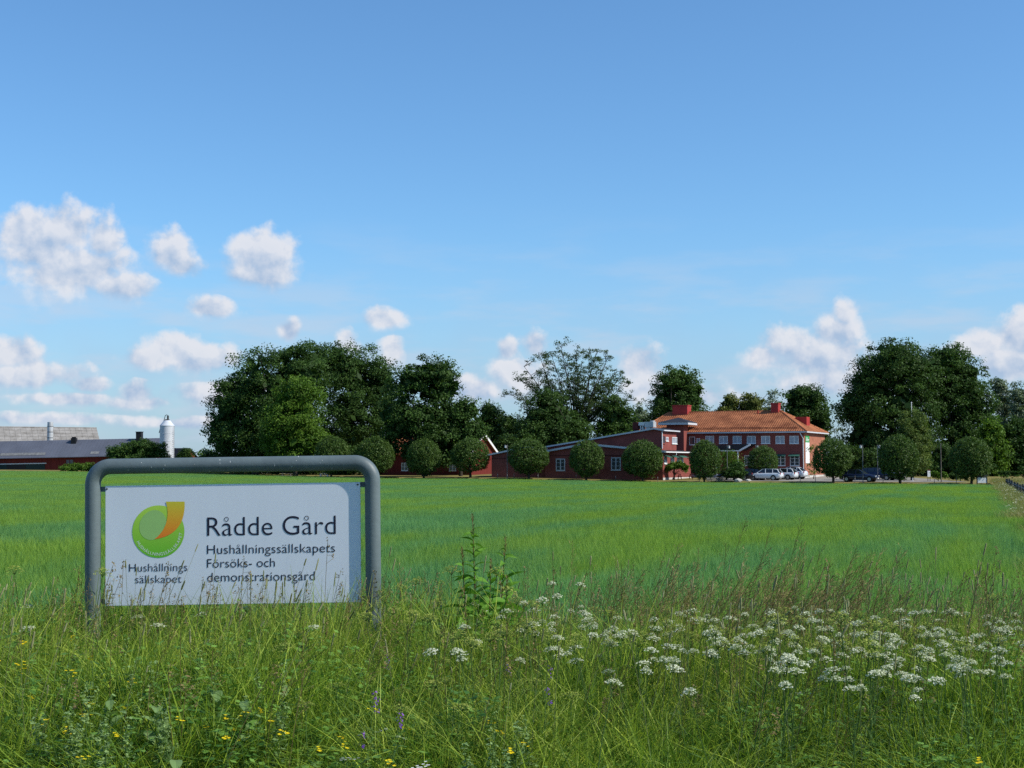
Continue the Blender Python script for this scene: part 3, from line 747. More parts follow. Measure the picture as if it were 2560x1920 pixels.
mb = MB(); mb.box(a[0], b[0], WB / 2 - .9, WB / 2 + .3, zt - .8, b[2]); mb.box(a[0] - .08, b[0] + .08, WB / 2 - .98, WB / 2 + .38, b[2] + .002, b[2] + .1); mb.build('chimney', M['black'], rf)
a = fb.hit(180.5, 1100, ly=WB / 2 - .6)
mb = MB(); mb.box(a[0], a[0] + .9, WB / 2 - 1.0, WB / 2 - .2, zt - .6, zt + .4); mb.box(a[0] + .15, a[0] + .75, WB / 2 - .9, WB / 2 - .3, zt + .402, zt + .6); mb.build('roof_vent', M['black'], rf)
a = fb.hit(-60, 1150, ly=0); b = fb.hit(113, 1150, ly=0); h_ = fb.hit(113, 1154, ly=0)[2]
mb = MB(); mb.box(a[0], b[0], -.06, -.004, -1, h_); dr = mb.build('door', M['darkgreen'], br_)
mb = MB(); mb.box(a[0] - .2, b[0] + .3, -.14, -.02, h_ + .002, h_ + .16); mb.build('door_rail', M['greytrim'], dr)
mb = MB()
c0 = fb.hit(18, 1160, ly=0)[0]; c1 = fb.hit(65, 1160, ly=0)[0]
mb.box(c0, c1, -.075, -.062, -1, h_ - .1); mb.build('door_gap_shade', M['black'], dr)  # black slab on the door paints the dark of the opening
q = fb.hit(175, 1150, ly=0); window(br_, (q[0], 0, q[2]), FX, FNY, 1.4, .8, 2, 1, pane='glass', frame='barnred')

fg = Frame(247, 294, -25)
gb = fg.thing('grey_roofed_barn', 'big barn with mossy grey sheet roof behind the dark-roofed barn', 'barn')
ze, WG, LG = 4.2, 14.0, 40.0; zt = fg.hit(205, 1071, ly=WG / 2)[2]
mb = MB(); mb.prism([(0, -1.5), (WG, -1.5), (WG, ze), (WG / 2, zt - .15), (0, ze)], 'x', -LG, 0); mb.build('wall', M['barnred'], gb)
mb = MB(); s_ = (zt - ze) / (WG / 2); o_ = .5
mb.prism([(-o_, ze - o_ * s_), (WG / 2, zt), (WG + o_, ze - o_ * s_), (WG + o_, ze - o_ * s_ + .1), (WG / 2, zt + .1), (-o_, ze - o_ * s_ + .1)], 'x', -LG, .5)
rf = mb.build('roof', M['asbestos'], gb)
mb = MB()      # corrugated sheet courses, each lapping the one below
rr = random.Random(9)
nrm = Vector((0, -s_, 1)).normalized()
for j in range(7):
    v0, v1 = j / 7, (j + 1) / 7
    for k in range(37):
        xa, xb = .5 - k * 1.1, .5 - (k + 1) * 1.1 + .03; jt = rr.uniform(-.01, .015)
        def P(x, v, h): return (x, -o_ + v * (WG / 2 + o_) + nrm.y * h, ze - o_ * s_ + .1 + v * (WG / 2 + o_) * s_ + nrm.z * h)
        mb.quad(P(xa, v0, .07 + jt), P(xb, v0, .07 + jt), P(xb, v1, .02), P(xa, v1, .02)); mb.quad(P(xa, v0, .0), P(xb, v0, .0), P(xb, v0, .07 + jt), P(xa, v0, .07 + jt))
tag(mb.build('roof_sheets', M['asbestos'], rf), kind='stuff')
mb = MB(); mb.tube([(-LG, WG / 2, zt + .12), (.5, WG / 2, zt + .12)], .16, 6); mb.build('ridge_cap', M['asbestos'], rf)

# ventilation stack, silo, small black roof
Y = 284.0; x = sx(124, Y); zt = at(124, 1055, Y).z; r = 14.3 / 2 / F * Y
st = thing('steel_stack', 'pale grey steel ventilation stack with dark bands standing before the mossy grey roof', 'ventilation stack', (x, Y, g(x, Y)))
mb = MB(); h = zt - g(x, Y); mb.lathe([(r, -.5), (r, h), (r * .93, h), (r * .93, h - .6)], n=48); mb.build('shaft', M['steel'], st)
for k in range(6):
    z = h - .9 - k * 1.15; mb = MB(); mb.lathe([(r + .003, z), (r + .05, z + .01), (r + .05, z + .09), (r + .003, z + .1)], n=24); mb.build('band', M['darkpost'], st)
Y = 247.0; x = sx(416.5, Y); r = 35.3 / 2 / F * Y; z0 = g(x, Y); z1 = at(416, 1065, Y).z - z0; z2 = at(416, 1051, Y).z - z0
sl_ = thing('white_silo', 'white cylindrical feed silo with cone top and filling pipe beside the barn end', 'silo', (x, Y, z0))
mb = MB(); mb.lathe([(r, -.4), (r, z1)], n=64); mb.build('shell', M['silo'], sl_)
mb = MB()
for k in range(1, 6):
    z = z1 * k / 6; mb.lathe([(r + .002, z - .03), (r + .03, z - .02), (r + .03, z + .02), (r + .002, z + .03)], n=32)
mb.build('seam', M['silo'], sl_)
mb = MB(); mb.lathe([(r + .05, z1 - .02), (r + .05, z1 + .06), (.55, z2 - .05), (.5, z2)], n=32); mb.build('cone_top', M['silo'], sl_, False)
zp = at(416, 1037, Y).z - z0
mb = MB(); mb.lathe([(.42, z2 + .002), (.42, z2 + .14), (.3, z2 + .2)], n=16); mb.tube([(.15, 0, z2), (.12, 0, zp - .1), (-.1, 0, zp), (-.35, 0, zp - .15), (-.55, -.1, z2 - .1), (-1.0, -.5, z1 - .2), (-r - .1, -.2, z1 - 1.2)], .06, 8)
mb.tube([(.12, 0, z2), (.12, 0, zp - .15)], .17, 8); mb.build('filling_pipe', M['darkpost'], sl_)
mb = MB()
for s__ in (-.2, .2): mb.bar((r + .12, s__ - .5, 0), (r + .12, s__ - .5, z1), .04)
for k in range(20): mb.bar((r + .12, -.7, .3 + k * .35), (r + .12, -.3, .3 + k * .35), .03)
mb.build('ladder', M['steel'], sl_)
fs = Frame(449, 262, 30)
sh = fs.thing('black_roofed_shed', 'small black-roofed shed peeping out to the right of the white silo', 'shed')
mb = MB(); mb.prism([(0, -1), (5, -1), (5, 2.0), (2.5, 4.0), (0, 2.0)], 'x', -6, 0); mb.build('wall', M['barnred'], sh)
mb = MB(); mb.prism([(-.4, 1.75), (2.5, 4.07), (5.4, 1.75), (5.4, 1.9), (2.5, 4.22), (-.4, 1.9)], 'x', -6.3, .3); mb.build('roof', M['black'], sh)

# ------------------------------------------------------------------ trees
LM = {
 'dark': leaf_mat('dark_leaves', (0.022, 0.05, 0.012), (0.075, 0.14, 0.028)),
 'mid': leaf_mat('green_leaves', (0.026, 0.06, 0.014), (0.085, 0.155, 0.03)),
 'light': leaf_mat('light_leaves', (0.045, 0.10, 0.012), (0.13, 0.225, 0.028), trans=0.35),
 'olive': leaf_mat('olive_leaves', (0.06, 0.085, 0.018), (0.17, 0.19, 0.045)),
 'grey': leaf_mat('grey_green_leaves', (0.085, 0.125, 0.07), (0.22, 0.27, 0.16), spec=0.25),
 'lime': leaf_mat('lime_leaves', (0.02, 0.052, 0.011), (0.095, 0.155, 0.03), spec=0.16, rough=0.5),
 'oval': leaf_mat('oval_tree_leaves', (0.04, 0.078, 0.018), (0.17, 0.225, 0.05)),
 'sparse': leaf_mat('sparse_leaves', (0.028, 0.055, 0.018), (0.085, 0.135, 0.04)),
}
def leaf_cloud(rng, C, rad, per, size, flat=0.65, out=None, droop=0.0, tint0=None):
    """leaf clumps: C (k,3) clump centres, rad (k,) clump radii -> leaf quads and tints"""
    k = len(C); n = k * per
    ci = np.repeat(np.arange(k), per)
    d = rng.normal(size=(n, 3)); d /= np.linalg.norm(d, axis=1)[:, None]
    rr = rng.random(n) ** 0.5
    p = d * rr[:, None] * rad[ci][:, None]; p[:, 2] *= flat; p[:, 2] -= droop * (p[:, 0] ** 2 + p[:, 1] ** 2) / np.maximum(rad[ci], .1)
    p += C[ci]
    s = size * rng.uniform(.6, 1.35, n)
    nr = rng.normal(size=(n, 3)) + d * 0.7; nr[:, 2] += 0.55
    if out is not None: nr += out[ci] * 0.6
    nr /= np.linalg.norm(nr, axis=1)[:, None]
    t = np.cross(nr, rng.normal(size=(n, 3))); t /= np.linalg.norm(t, axis=1)[:, None]
    b = np.cross(nr, t)
    t = t * s[:, None]; b = b * (s * rng.uniform(.45, .75, n))[:, None]
    V = np.stack([p - t * .5, p - b * .5 + t * .08, p + t * .5, p + b * .5 + t * .08], 1)
    tc = (rng.random(k) * .55)[ci] if tint0 is None else tint0[ci]
    tint = np.clip(tc + rng.random(n) * .5, 0, 1)
    return V, tint

def lobes_to_clumps(rng, lobes, dens, cr, inner=0.35, shell=0.62):
    """lobes: list of (centre, radii) -> clump centres covering the union's outside, plus some inside"""
    Cs, Rs, Os = [], [], []
    for li, (c, r) in enumerate(lobes):
        c = np.array(c); r = np.array(r)
        k = max(6, int(dens * (r[0] * r[2] + r[1] * r[2] + r[0] * r[1]) / (cr * cr)))
        d = rng.normal(size=(k, 3)); d /= np.linalg.norm(d, axis=1)[:, None]
        f = np.where(rng.random(k) < inner, rng.random(k) ** .6 * shell, shell + (1.0 - shell) * rng.random(k) ** .7)
        f *= 1 + rng.normal(0, .03, k)
        p = c + d * f[:, None] * r
        keep = np.ones(k, bool)
        for lj, (c2, r2) in enumerate(lobes):
            if lj != li:
                q = (((p - np.array(c2)) / np.array(r2)) ** 2).sum(1)
                keep &= ~(q < 0.42)
        Cs.append(p[keep]); Os.append(d[keep]); Rs.append(cr * rng.uniform(.6, 1.3, keep.sum()))
    return np.concatenate(Cs), np.concatenate(Rs), np.concatenate(Os)

def limbs(mb, base, height, r0, targets, rng, fork=0.35, bend=0.12, tip=0.03):
    """trunk and limbs rising from base to the target points"""
    base = Vector(base); lean = Vector((rng.normal(0, .03) * height, rng.normal(0, .03) * height, 0))
    top = base + Vector((0, 0, height * fork)) + lean
    mb.tube([base + Vector((0, 0, -.4)), base + Vector((0, 0, .25)), base.lerp(top, .5), top], [r0 * 1.5, r0 * 1.12, r0 * .95, r0 * .8], 9)
    for tg in targets:
        tg = Vector(tg); s = base.lerp(top, rng.uniform(.7, 1.0)); L = (tg - s).length
        mid = s.lerp(tg, .45) + Vector((rng.normal(0, bend), rng.normal(0, bend), rng.uniform(.02, .16))) * L
        q1 = s.lerp(mid, .5) + Vector((0, 0, .03 * L))
        ra = r0 * rng.uniform(.3, .5)
        mb.tube([s, q1, mid, mid.lerp(tg, .55) + Vector((rng.normal(0, .03) * L, 0, .02 * L)), tg], [ra, ra * .8, ra * .55, ra * .35, tip], 6)

def tree(name, label, base_px, Y, lobes_px, m, seed, per=90, size=0.34, dens=1.5, cr=1.5, r0=None, cat='tree', group=None, inner=.35, depth=1.0, ntarget=14, droop=0.05, core=1.0):
    """lobes_px: (px, py, half width px, half height px[, depth offset m]) outlines of the crown's masses at distance Y"""
    rng = np.random.default_rng(seed)
    bx_ = sx(base_px, Y); bz = g(bx_, Y); k = Y / F
    lobes = []
    for lo in lobes_px:
        px, py, a, b = lo[:4]; dy = lo[4] if len(lo) > 4 else 0
        p = at(px, py, Y)
        lobes.append(((p.x - bx_, dy, p.z - bz), (a * k, a * k * depth, b * k)))
    top = max(l[0][2] + l[1][2] for l in lobes)
    C, Rd, O = lobes_to_clumps(rng, lobes, dens * 2.3, cr, inner)
    per = int(per * .9); size *= 1.0
    ok = C[:, 2] > .35; C, Rd, O = C[ok], Rd[ok], O[ok]
    V, t = leaf_cloud(rng, C, Rd, per, size, out=O, droop=droop)
    if core:        # the dense inside of the crown: bigger sprays, inner shade put into their darker tint, mostly hidden by the outer leaves
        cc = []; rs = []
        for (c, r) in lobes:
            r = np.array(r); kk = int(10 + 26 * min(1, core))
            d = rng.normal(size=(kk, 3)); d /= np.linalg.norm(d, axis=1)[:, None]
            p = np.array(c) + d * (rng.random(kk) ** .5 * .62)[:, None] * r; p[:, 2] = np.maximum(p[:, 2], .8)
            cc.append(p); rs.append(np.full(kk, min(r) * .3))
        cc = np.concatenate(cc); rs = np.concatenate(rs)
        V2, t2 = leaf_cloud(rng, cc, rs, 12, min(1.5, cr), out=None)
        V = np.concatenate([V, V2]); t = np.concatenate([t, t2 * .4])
    T = thing(name, label, cat, (bx_, Y, bz), 0, group)
    ix = rng.choice(len(C), min(ntarget, len(C)), replace=False)
    tg = [C[i] * np.array([.9, .9, 1]) for i in ix]
    mb = MB(); limbs(mb, (0, 0, 0), top, r0 or top * .022, tg, rng, fork=.3)
    mb.build('trunk', M['bark'], T, True)
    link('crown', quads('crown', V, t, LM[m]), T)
    return T

# big group left of the buildings
tree('broadleaf_tree', 'huge dark spreading tree at the left end of the big tree group', 640, 229,
     [(665, 960, 120, 98), (590, 1010, 78, 80), (745, 925, 85, 72), (560, 1080, 52, 62), (640, 1090, 110, 60), (700, 1040, 120, 110)], 'dark', 1, per=95, r0=.55)
tree('broadleaf_tree', 'dark tall tree with the rounded top in the middle of the big tree group', 880, 246,
     [(870, 930, 105, 75), (940, 955, 62, 60), (820, 905, 62, 50), (880, 1030, 120, 95), (860, 1100, 120, 60), (955, 1030, 70, 90)], 'dark', 2, per=95, r0=.5)
tree('broadleaf_tree', 'light green bushy tree standing in front of the big dark trees', 740, 217,
     [(748, 990, 64, 56), (728, 1050, 76, 60), (760, 1110, 66, 55), (700, 1100, 50, 50)], 'light', 3, per=80, size=.32, cr=1.3)
tree('broadleaf_tree', 'dark tree with small sky gaps at the right of the big tree group', 1062, 206.5,
     [(1080, 935, 66, 46), (1040, 960, 70, 50), (1110, 970, 48, 44), (1050, 1040, 88, 66), (1085, 1090, 80, 50), (1000, 1050, 56, 80), (1130, 1050, 42, 60), (1050, 1130, 60, 40), (1110, 1130, 50, 40), (965, 1120, 40, 40)], 'dark', 4, per=75, dens=1.2, cr=1.35, inner=.3, r0=.4)
tree('broadleaf_tree', 'mid green tree between the dark group and the white-boarded cottage gable', 1152, 206,
     [(1168, 1035, 42, 46), (1150, 1085, 46, 42), (1185, 1080, 34, 40)], 'mid', 5, per=75, cr=1.1)
tree('broadleaf_tree', 'rounded mid green tree rising behind the cottage gable', 1222, 240,
     [(1222, 1040, 30, 40), (1235, 1080, 34, 40), (1205, 1085, 32, 40), (1225, 1120, 40, 44)], 'mid', 6, per=75, cr=1.1)
tree('broadleaf_tree', 'small dark tree filling the gap left of the sparse tree', 1265, 246,
     [(1268, 1062, 34, 36), (1262, 1110, 40, 46), (1300, 1100, 34, 50)], 'dark', 7, per=70, cr=1.1)
tree('broadleaf_tree', 'round dark tree standing below the left side of the sparse tree', 1370, 228,
     [(1370, 1030, 58, 56), (1340, 1070, 52, 50), (1400, 1075, 60, 55), (1370, 1105, 80, 40), (1440, 1090, 40, 50)], 'dark', 8, per=80, cr=1.2)
tree('broadleaf_tree', 'olive green rounded tree right of the sparse tree', 1545, 232,
     [(1540, 1035, 44, 46), (1560, 1060, 36, 40), (1520, 1075, 40, 46), (1550, 1090, 48, 36)], 'mid', 9, per=75, cr=1.1)
tree('broadleaf_tree', 'small bluish green far tree left of the building chimney', 1603, 262, [(1600, 1040, 18, 30), (1615, 1060, 20, 34)], 'grey', 10, per=60, cr=1.0)
tree('broadleaf_tree', 'large dark round tree behind the left chimney', 1695, 240,
     [(1690, 960, 60, 50), (1668, 1010, 46, 54), (1725, 985, 44, 48), (1690, 1040, 70, 55), (1730, 1030, 40, 50)], 'mid', 11, per=95, cr=1.35, r0=.35)
tree('broadleaf_tree', 'left yellow-green clipped tree of the pair above the roof ridge', 1822, 238, [(1824, 1020, 28, 36), (1812, 1050, 30, 36)], 'olive', 12, per=80, cr=.9)
tree('broadleaf_tree', 'right yellow-green clipped tree of the pair above the roof ridge', 1876, 238, [(1878, 1015, 30, 36), (1872, 1050, 36, 36)], 'olive', 13, per=80, cr=.9)
tree('broadleaf_tree', 'small pale feathery tree beside the right chimney', 1928, 250, [(1932, 992, 16, 22), (1922, 1020, 22, 26), (1940, 1022, 18, 24)], 'grey', 14, per=40, cr=1.0, dens=.9, core=0)
tree('broadleaf_tree', 'dark twin-topped tree right of the right chimney', 2015, 236,
     [(1992, 1000, 34, 40), (2030, 1000, 38, 42), (2010, 1050, 62, 56), (2050, 1060, 30, 60), (2020, 1110, 56, 50)], 'dark', 15, per=90, cr=1.2)
tree('birch_tree', 'thin pale tree in the gap between the building and the great tree', 2098, 232,
     [(2096, 1050, 15, 38), (2102, 1100, 18, 40), (2085, 1130, 16, 40)], 'grey', 16, per=30, cr=.9, dens=.6, r0=.1, core=0)
# the great trees at the right
tree('broadleaf_tree', 'great dark domed tree, the tallest, behind the row of round trees at right', 2235, 214,
     [(2235, 910, 82, 66), (2180, 960, 62, 66), (2290, 930, 70, 72), (2140, 1020, 54, 50), (2235, 1020, 115, 90), (2170, 1090, 66, 66), (2260, 1110, 110, 70)], 'dark', 17, per=105, size=.32, cr=1.35, r0=.6)
tree('broadleaf_tree', 'dark tree with a rounded top right against the great domed tree', 2385, 218,
     [(2375, 905, 62, 54), (2410, 950, 62, 62), (2360, 990, 80, 80), (2430, 1020, 62, 70), (2400, 1090, 90, 80)], 'dark', 18, per=105, size=.32, cr=1.35, r0=.5)
tree('broadleaf_tree', 'light green low tree at the right foot of the great trees', 2480, 206,
     [(2478, 1090, 34, 50), (2485, 1140, 38, 50), (2470, 1165, 40, 34)], 'light', 19, per=70, cr=1.0)
tree('poplar_tree', 'pale grey-green poplar just right of the great trees', 2503, 262, [(2498, 970, 20, 36), (2508, 1010, 28, 44), (2500, 1070, 30, 60), (2502, 1130, 30, 50)], 'grey', 20, per=60, cr=1.0, dens=1.3, core=.5)
tree('poplar_tree', 'pale grey-green poplar at the right edge of the photo', 2552, 258, [(2548, 990, 22, 38), (2556, 1030, 32, 46), (2550, 1090, 36, 60), (2560, 1130, 36, 50)], 'grey', 21, per=60, cr=1.0, dens=1.3, core=.5)
tree('broadleaf_tree', 'dark green low tree at the right edge under the poplars', 2545, 208, [(2540, 1090, 40, 56), (2520, 1140, 36, 50), (2570, 1130, 44, 60), (2540, 1165, 50, 30)], 'dark', 22, per=80, cr=1.0)
tree('oval_tree', 'tall oval clipped tree in front of the great dark tree', 2280, 182, [(2280, 1065, 38, 42), (2285, 1110, 44, 50), (2280, 1150, 42, 36)], 'oval', 23, per=110, size=.2, cr=.65, inner=.25, droop=.02)
# low growth by the barns
tree('bush', 'wide green bush in front of the barn end and silo', 335, 236, [(305, 1130, 36, 22), (350, 1122, 36, 24), (385, 1128, 24, 22), (330, 1150, 60, 20)], 'mid', 24, per=70, cr=.7, size=.26, cat='bush', r0=.08)
tree('sapling', 'slender young tree in front of the white silo', 410, 236, [(408, 1115, 9, 12), (405, 1130, 14, 14), (412, 1145, 16, 14)], 'mid', 25, per=26, cr=.5, size=.22, r0=.05, core=0)
tree('bush', 'small dark round bush right of the silo', 464, 240, [(462, 1136, 20, 14), (455, 1150, 24, 16)], 'dark', 26, per=60, cr=.6, size=.24, cat='bush', r0=.06)
tree('bush', 'low light green hedge bush at the foot of the dark barn', 192, 237.5, [(172, 1170, 20, 9), (195, 1168, 22, 10), (218, 1169, 18, 11)], 'light', 27, per=60, cr=.5, size=.22, cat='bush', r0=.05)
# garden trees before the main building
tree('garden_tree', 'light green loose tree in front of the entrance porch', 1834, 187.5, [(1822, 1138, 24, 14), (1835, 1152, 26, 14), (1812, 1160, 16, 16)], 'light', 28, per=40, cr=.6, size=.2, dens=1.0, r0=.09, core=0)
tree('bush', 'leafy green bush in front of the parked black car', 1840, 181.5, [(1842, 1170, 20, 14), (1830, 1182, 26, 12), (1852, 1180, 16, 14)], 'mid', 29, per=60, cr=.5, size=.2, cat='bush', r0=.06)
tree('garden_tree', 'small umbrella-crowned yellow-green tree on the lawn before the low wing', 1685, 187.5, [(1682, 1166, 20, 9), (1702, 1162, 14, 10), (1668, 1170, 10, 8), (1712, 1170, 10, 8)], 'light', 30, per=46, cr=.5, size=.2, dens=1.3, r0=.1)
tree('garden_tree', 'thin yellowish young tree at the brick corner of the main building', 2034, 190, [(2032, 1125, 9, 14), (2036, 1150, 11, 16), (2030, 1170, 10, 18)], 'light', 31, per=24, cr=.5, size=.2, dens=.8, r0=.06, core=0)
tree('bush', 'low green bush under the trees beside the white info board', 2345, 176, [(2340, 1186, 12, 10), (2360, 1188, 10, 8)], 'light', 32, per=50, cr=.4, size=.2, cat='bush', r0=.04)
tree('bush', 'pale green bush at the foot of the rightmost round tree', 2400, 177, [(2385, 1192, 18, 8), (2405, 1190, 12, 9)], 'mid', 33, per=50, cr=.4, size=.2, cat='bush', r0=.04)
tree('hedge', 'low hedge along the far side of the meadow at the right edge', 2530, 190, [(2510, 1195, 22, 8), (2540, 1196, 26, 8), (2570, 1194, 26, 9)], 'mid', 34, per=60, cr=.5, size=.22, cat='hedge', r0=.05)

for i, (px, py, w, h, Y, kind, lab) in enumerate((
    (545, 1150, 50, 36, 236, 'dark', 'dark undergrowth bush at the left foot of the big tree group'),
    (640, 1150, 70, 40, 234, 'dark', 'dark undergrowth bush behind the left half of the sign pipe'),
    (735, 1155, 60, 40, 230, 'dark', 'dark undergrowth bush below the light green tree'),
    (835, 1150, 60, 46, 226, 'dark', 'dark undergrowth bush behind the leftmost round clipped tree'),
    (905, 1150, 50, 46, 222, 'dark', 'dark undergrowth bush behind the second round clipped tree'),
    (1290, 1120, 60, 40, 224, 'dark', 'dark bush behind the lowest annex roof'),
    (2120, 1150, 46, 44, 208, 'dark', 'dark bush added as tree shade behind the two dark blue cars'),  # from here on: bushes added for the dark shade under the right trees
    (2200, 1150, 60, 44, 206, 'dark', 'dark bush added as shade at the trunk of the great domed tree'),
    (2330, 1150, 60, 44, 206, 'dark', 'dark bush added as tree shade behind the white info board'),
    (2420, 1155, 60, 44, 204, 'dark', 'dark bush added as tree shade behind the rightmost round clipped tree'))):
    tree('bush', lab, px, Y, [(px - w * .4, py + 6, w * .6, h * .9), (px + w * .35, py, w * .65, h), (px, py + 16, w, h * .7)], kind, 300 + i, per=70, cr=1.0, size=.34, cat='bush', r0=.08)

# the tall sparse tree: fanning limbs with thin leaf sprays
def sparse_tree():
    rng = np.random.default_rng(77); Y = 236.0; k = Y / F
    bx_ = sx(1437, Y); bz = g(bx_, Y)
    T = thing('sparse_tree', 'tall airy tree with fanning bare limbs and sky showing through', 'tree', (bx_, Y, bz))
    def loc(px, py, dy=0): p = at(px, py, Y); return Vector((p.x - bx_, dy, p.z - bz))
    mb = MB(); C = []
    top = loc(1437, 1085)
    mb.tube([(0, 0, -.5), (0, 0, .3), top * .5, top], [.75, .55, .48, .42], 10)
    heads = [(1290, 940), (1278, 990), (1310, 910), (1345, 885), (1375, 878), (1400, 870), (1440, 880), (1470, 872), (1495, 870), (1520, 890), (1545, 925), (1555, 965),
             (1500, 930), (1455, 920), (1410, 920), (1360, 930), (1320, 960), (1540, 1000), (1575, 1000), (1520, 960), (1480, 970), (1430, 960), (1380, 970), (1300, 1020), (1500, 1010), (1545, 950), (1470, 1030)]
    for (hx, hy) in heads:
        e = loc(hx, hy, rng.uniform(-5.5, 5.5)); s = top.lerp(Vector((0, 0, top.z * .75)), rng.random() * .8)
        L = (e - s).length; mid = s.lerp(e, .5) + Vector((rng.normal(0, .04) * L, rng.normal(0, .04) * L, -.02 * L + .06 * abs(e.x)))
        path = [s, s.lerp(mid, .5) + Vector((0, 0, .02 * L)), mid, mid.lerp(e, .5) + Vector((0, 0, .02 * L)), e]
        ra = .1 + .1 * rng.random()
        mb.tube(path, [ra * 1.2, ra, ra * .7, ra * .45, .03], 6)
        for q in range(18):
            u = rng.uniform(.4, 1.0); i = min(3, int(u * 4)); p = path[i].lerp(path[i + 1], u * 4 - i)
            d = Vector((rng.normal(), rng.normal(), rng.normal() * .5 + .5)).normalized() * rng.uniform(1.0, 2.6)
            mb.tube([p, p + d * .5 + Vector((0, 0, .1)), p + d], [.05, .035, .018], 4, caps=False)
            for w in (.55, .8, 1.0): C.append(p + d * w + Vector(rng.normal(0, .25, 3)))
    C = np.array([tuple(c) for c in C])
    V, t = leaf_cloud(rng, C, rng.uniform(.35, .8, len(C)), 26, .23, flat=.6)
    mb.build('trunk', M['bark'], T, True); link('crown', quads('crown', V, t, LM['sparse']), T)
sparse_tree()

# row of clipped round lime trees along the field edge
def lime_tree(seed, rx, rz, zc):
    rng = np.random.default_rng(seed)
    k = 620; d = rng.normal(size=(k, 3)); d /= np.linalg.norm(d, axis=1)[:, None]
    f = np.where(rng.random(k) < .22, rng.random(k) ** .5 * .75, rng.uniform(.8, .97, k))
    up = d[:, 2]
    prof = np.where(up > 0, 1 - (.10 + .05 * (seed % 3)) * up ** 1.5, 1 + .05 * (-up))
    lump = 1 + .075 * np.sin(d[:, 0] * 5 + seed) * np.cos(d[:, 1] * 4 + seed * 2) + .03 * np.sin(d[:, 2] * 7 + seed)
    C = d * (f * lump)[:, None] * np.array([rx, rx, rz]); C[:, 0] *= prof; C[:, 1] *= prof
    C[:, 2] += zc + .12 * rz
    V, t = leaf_cloud(rng, C, rng.uniform(.22, .42, k), 16, .21, flat=.8, out=d)
    # short upright shoots all over the clipped surface
    n = 1500; d2 = rng.normal(size=(n, 3)); d2 /= np.linalg.norm(d2, axis=1)[:, None]; d2 = d2[d2[:, 2] > -.5]
    C2 = d2 * np.array([rx, rx, rz]) * rng.uniform(.94, 1.03, len(d2))[:, None]; C2[:, 2] += zc + .12 * rz
    V2, t2 = leaf_cloud(rng, C2, np.full(len(C2), .14), 3, .17, flat=1.6, out=d2)
    mb = MB(); tg = [C[i] * np.array([.75, .75, 1]) for i in rng.choice(k, 12, replace=False)]
    limbs(mb, (0, 0, 0), zc + rz, .15, tg, rng, fork=.42)
    return mb.mesh('trunk', M['bark'], True), quads('crown', np.concatenate([V, V2]), np.concatenate([t, t2 * .6 + .4]), LM['lime'])
LIME = [lime_tree(s, 2.45, 2.4, 2.75) for s in (41, 42, 43, 44)]
rows_ = [(828, 203, 90, 1088, 'leftmost round clipped tree of the row, right above the sign pipe'),
         (936, 202, 94, 1090, 'round clipped tree above the right pipe bend of the sign'),
         (1060, 198, 92, 1096, 'round clipped tree left of the white-boarded cottage gable'),
         (1176, 197, 100, 1095, 'round clipped tree directly before the cottage gable'),
         (1322, 190.5, 101, 1094, 'round clipped tree before the lowest annex, next to a lamp post'),
         (1465, 187, 90, 1098, 'round clipped tree between the two white windows of the low wing'),
         (1608, 184.5, 105, 1099, 'wide round clipped tree at the right end of the low wing'),
         (1760, 181, 82, 1099, 'round clipped tree left of the entrance porch and black car'),
         (1910, 186, 80, 1113, 'smaller round clipped tree behind the white cars'),
         (2083, 175.5, 98, 1095, 'round clipped tree between the brick gable and the blue cars'),
         (2250, 170.5, 100, 1086, 'round clipped tree in front of the tall oval tree'),
         (2428, 166.5, 112, 1090, 'rightmost round clipped tree of the row, beside the white board')]
for i, (px, Y, wpx, top, lab) in enumerate(rows_):
    x = sx(px, Y); z = g(x, Y); T = thing('round_lime_tree', lab, 'tree', (x, Y, z), i * 1.3, 'round clipped trees in a row along the field edge')
    tm, cm = LIME[i % 4]
    link('trunk', tm, T); link('crown', cm, T)
    s_ = (wpx / F * Y) / 5.1; h_ = (at(px, top, Y).z - z) / 5.55
    T.scale = (s_, s_ * (1 + .06 * math.sin(i * 2.1)), h_); T.rotation_euler = (.035 * math.sin(i * 1.7), .04 * math.cos(i * 2.3), i * 1.3)

# far wood on the skyline
rng = np.random.default_rng(12)
n = 420; xx = rng.uniform(-700, 900, n); yy = rng.uniform(900, 1150, n)
C = np.stack([xx, yy, G(xx, yy) + rng.uniform(1, 9, n)], -1)
V, t = leaf_cloud(rng, C, rng.uniform(5, 9, n), 60, 2.2, flat=.6)
tag(link('far_wood', quads('far_wood', V, t, LM['dark'])), 'dark distant wood along the horizon', 'wood', kind='stuff')

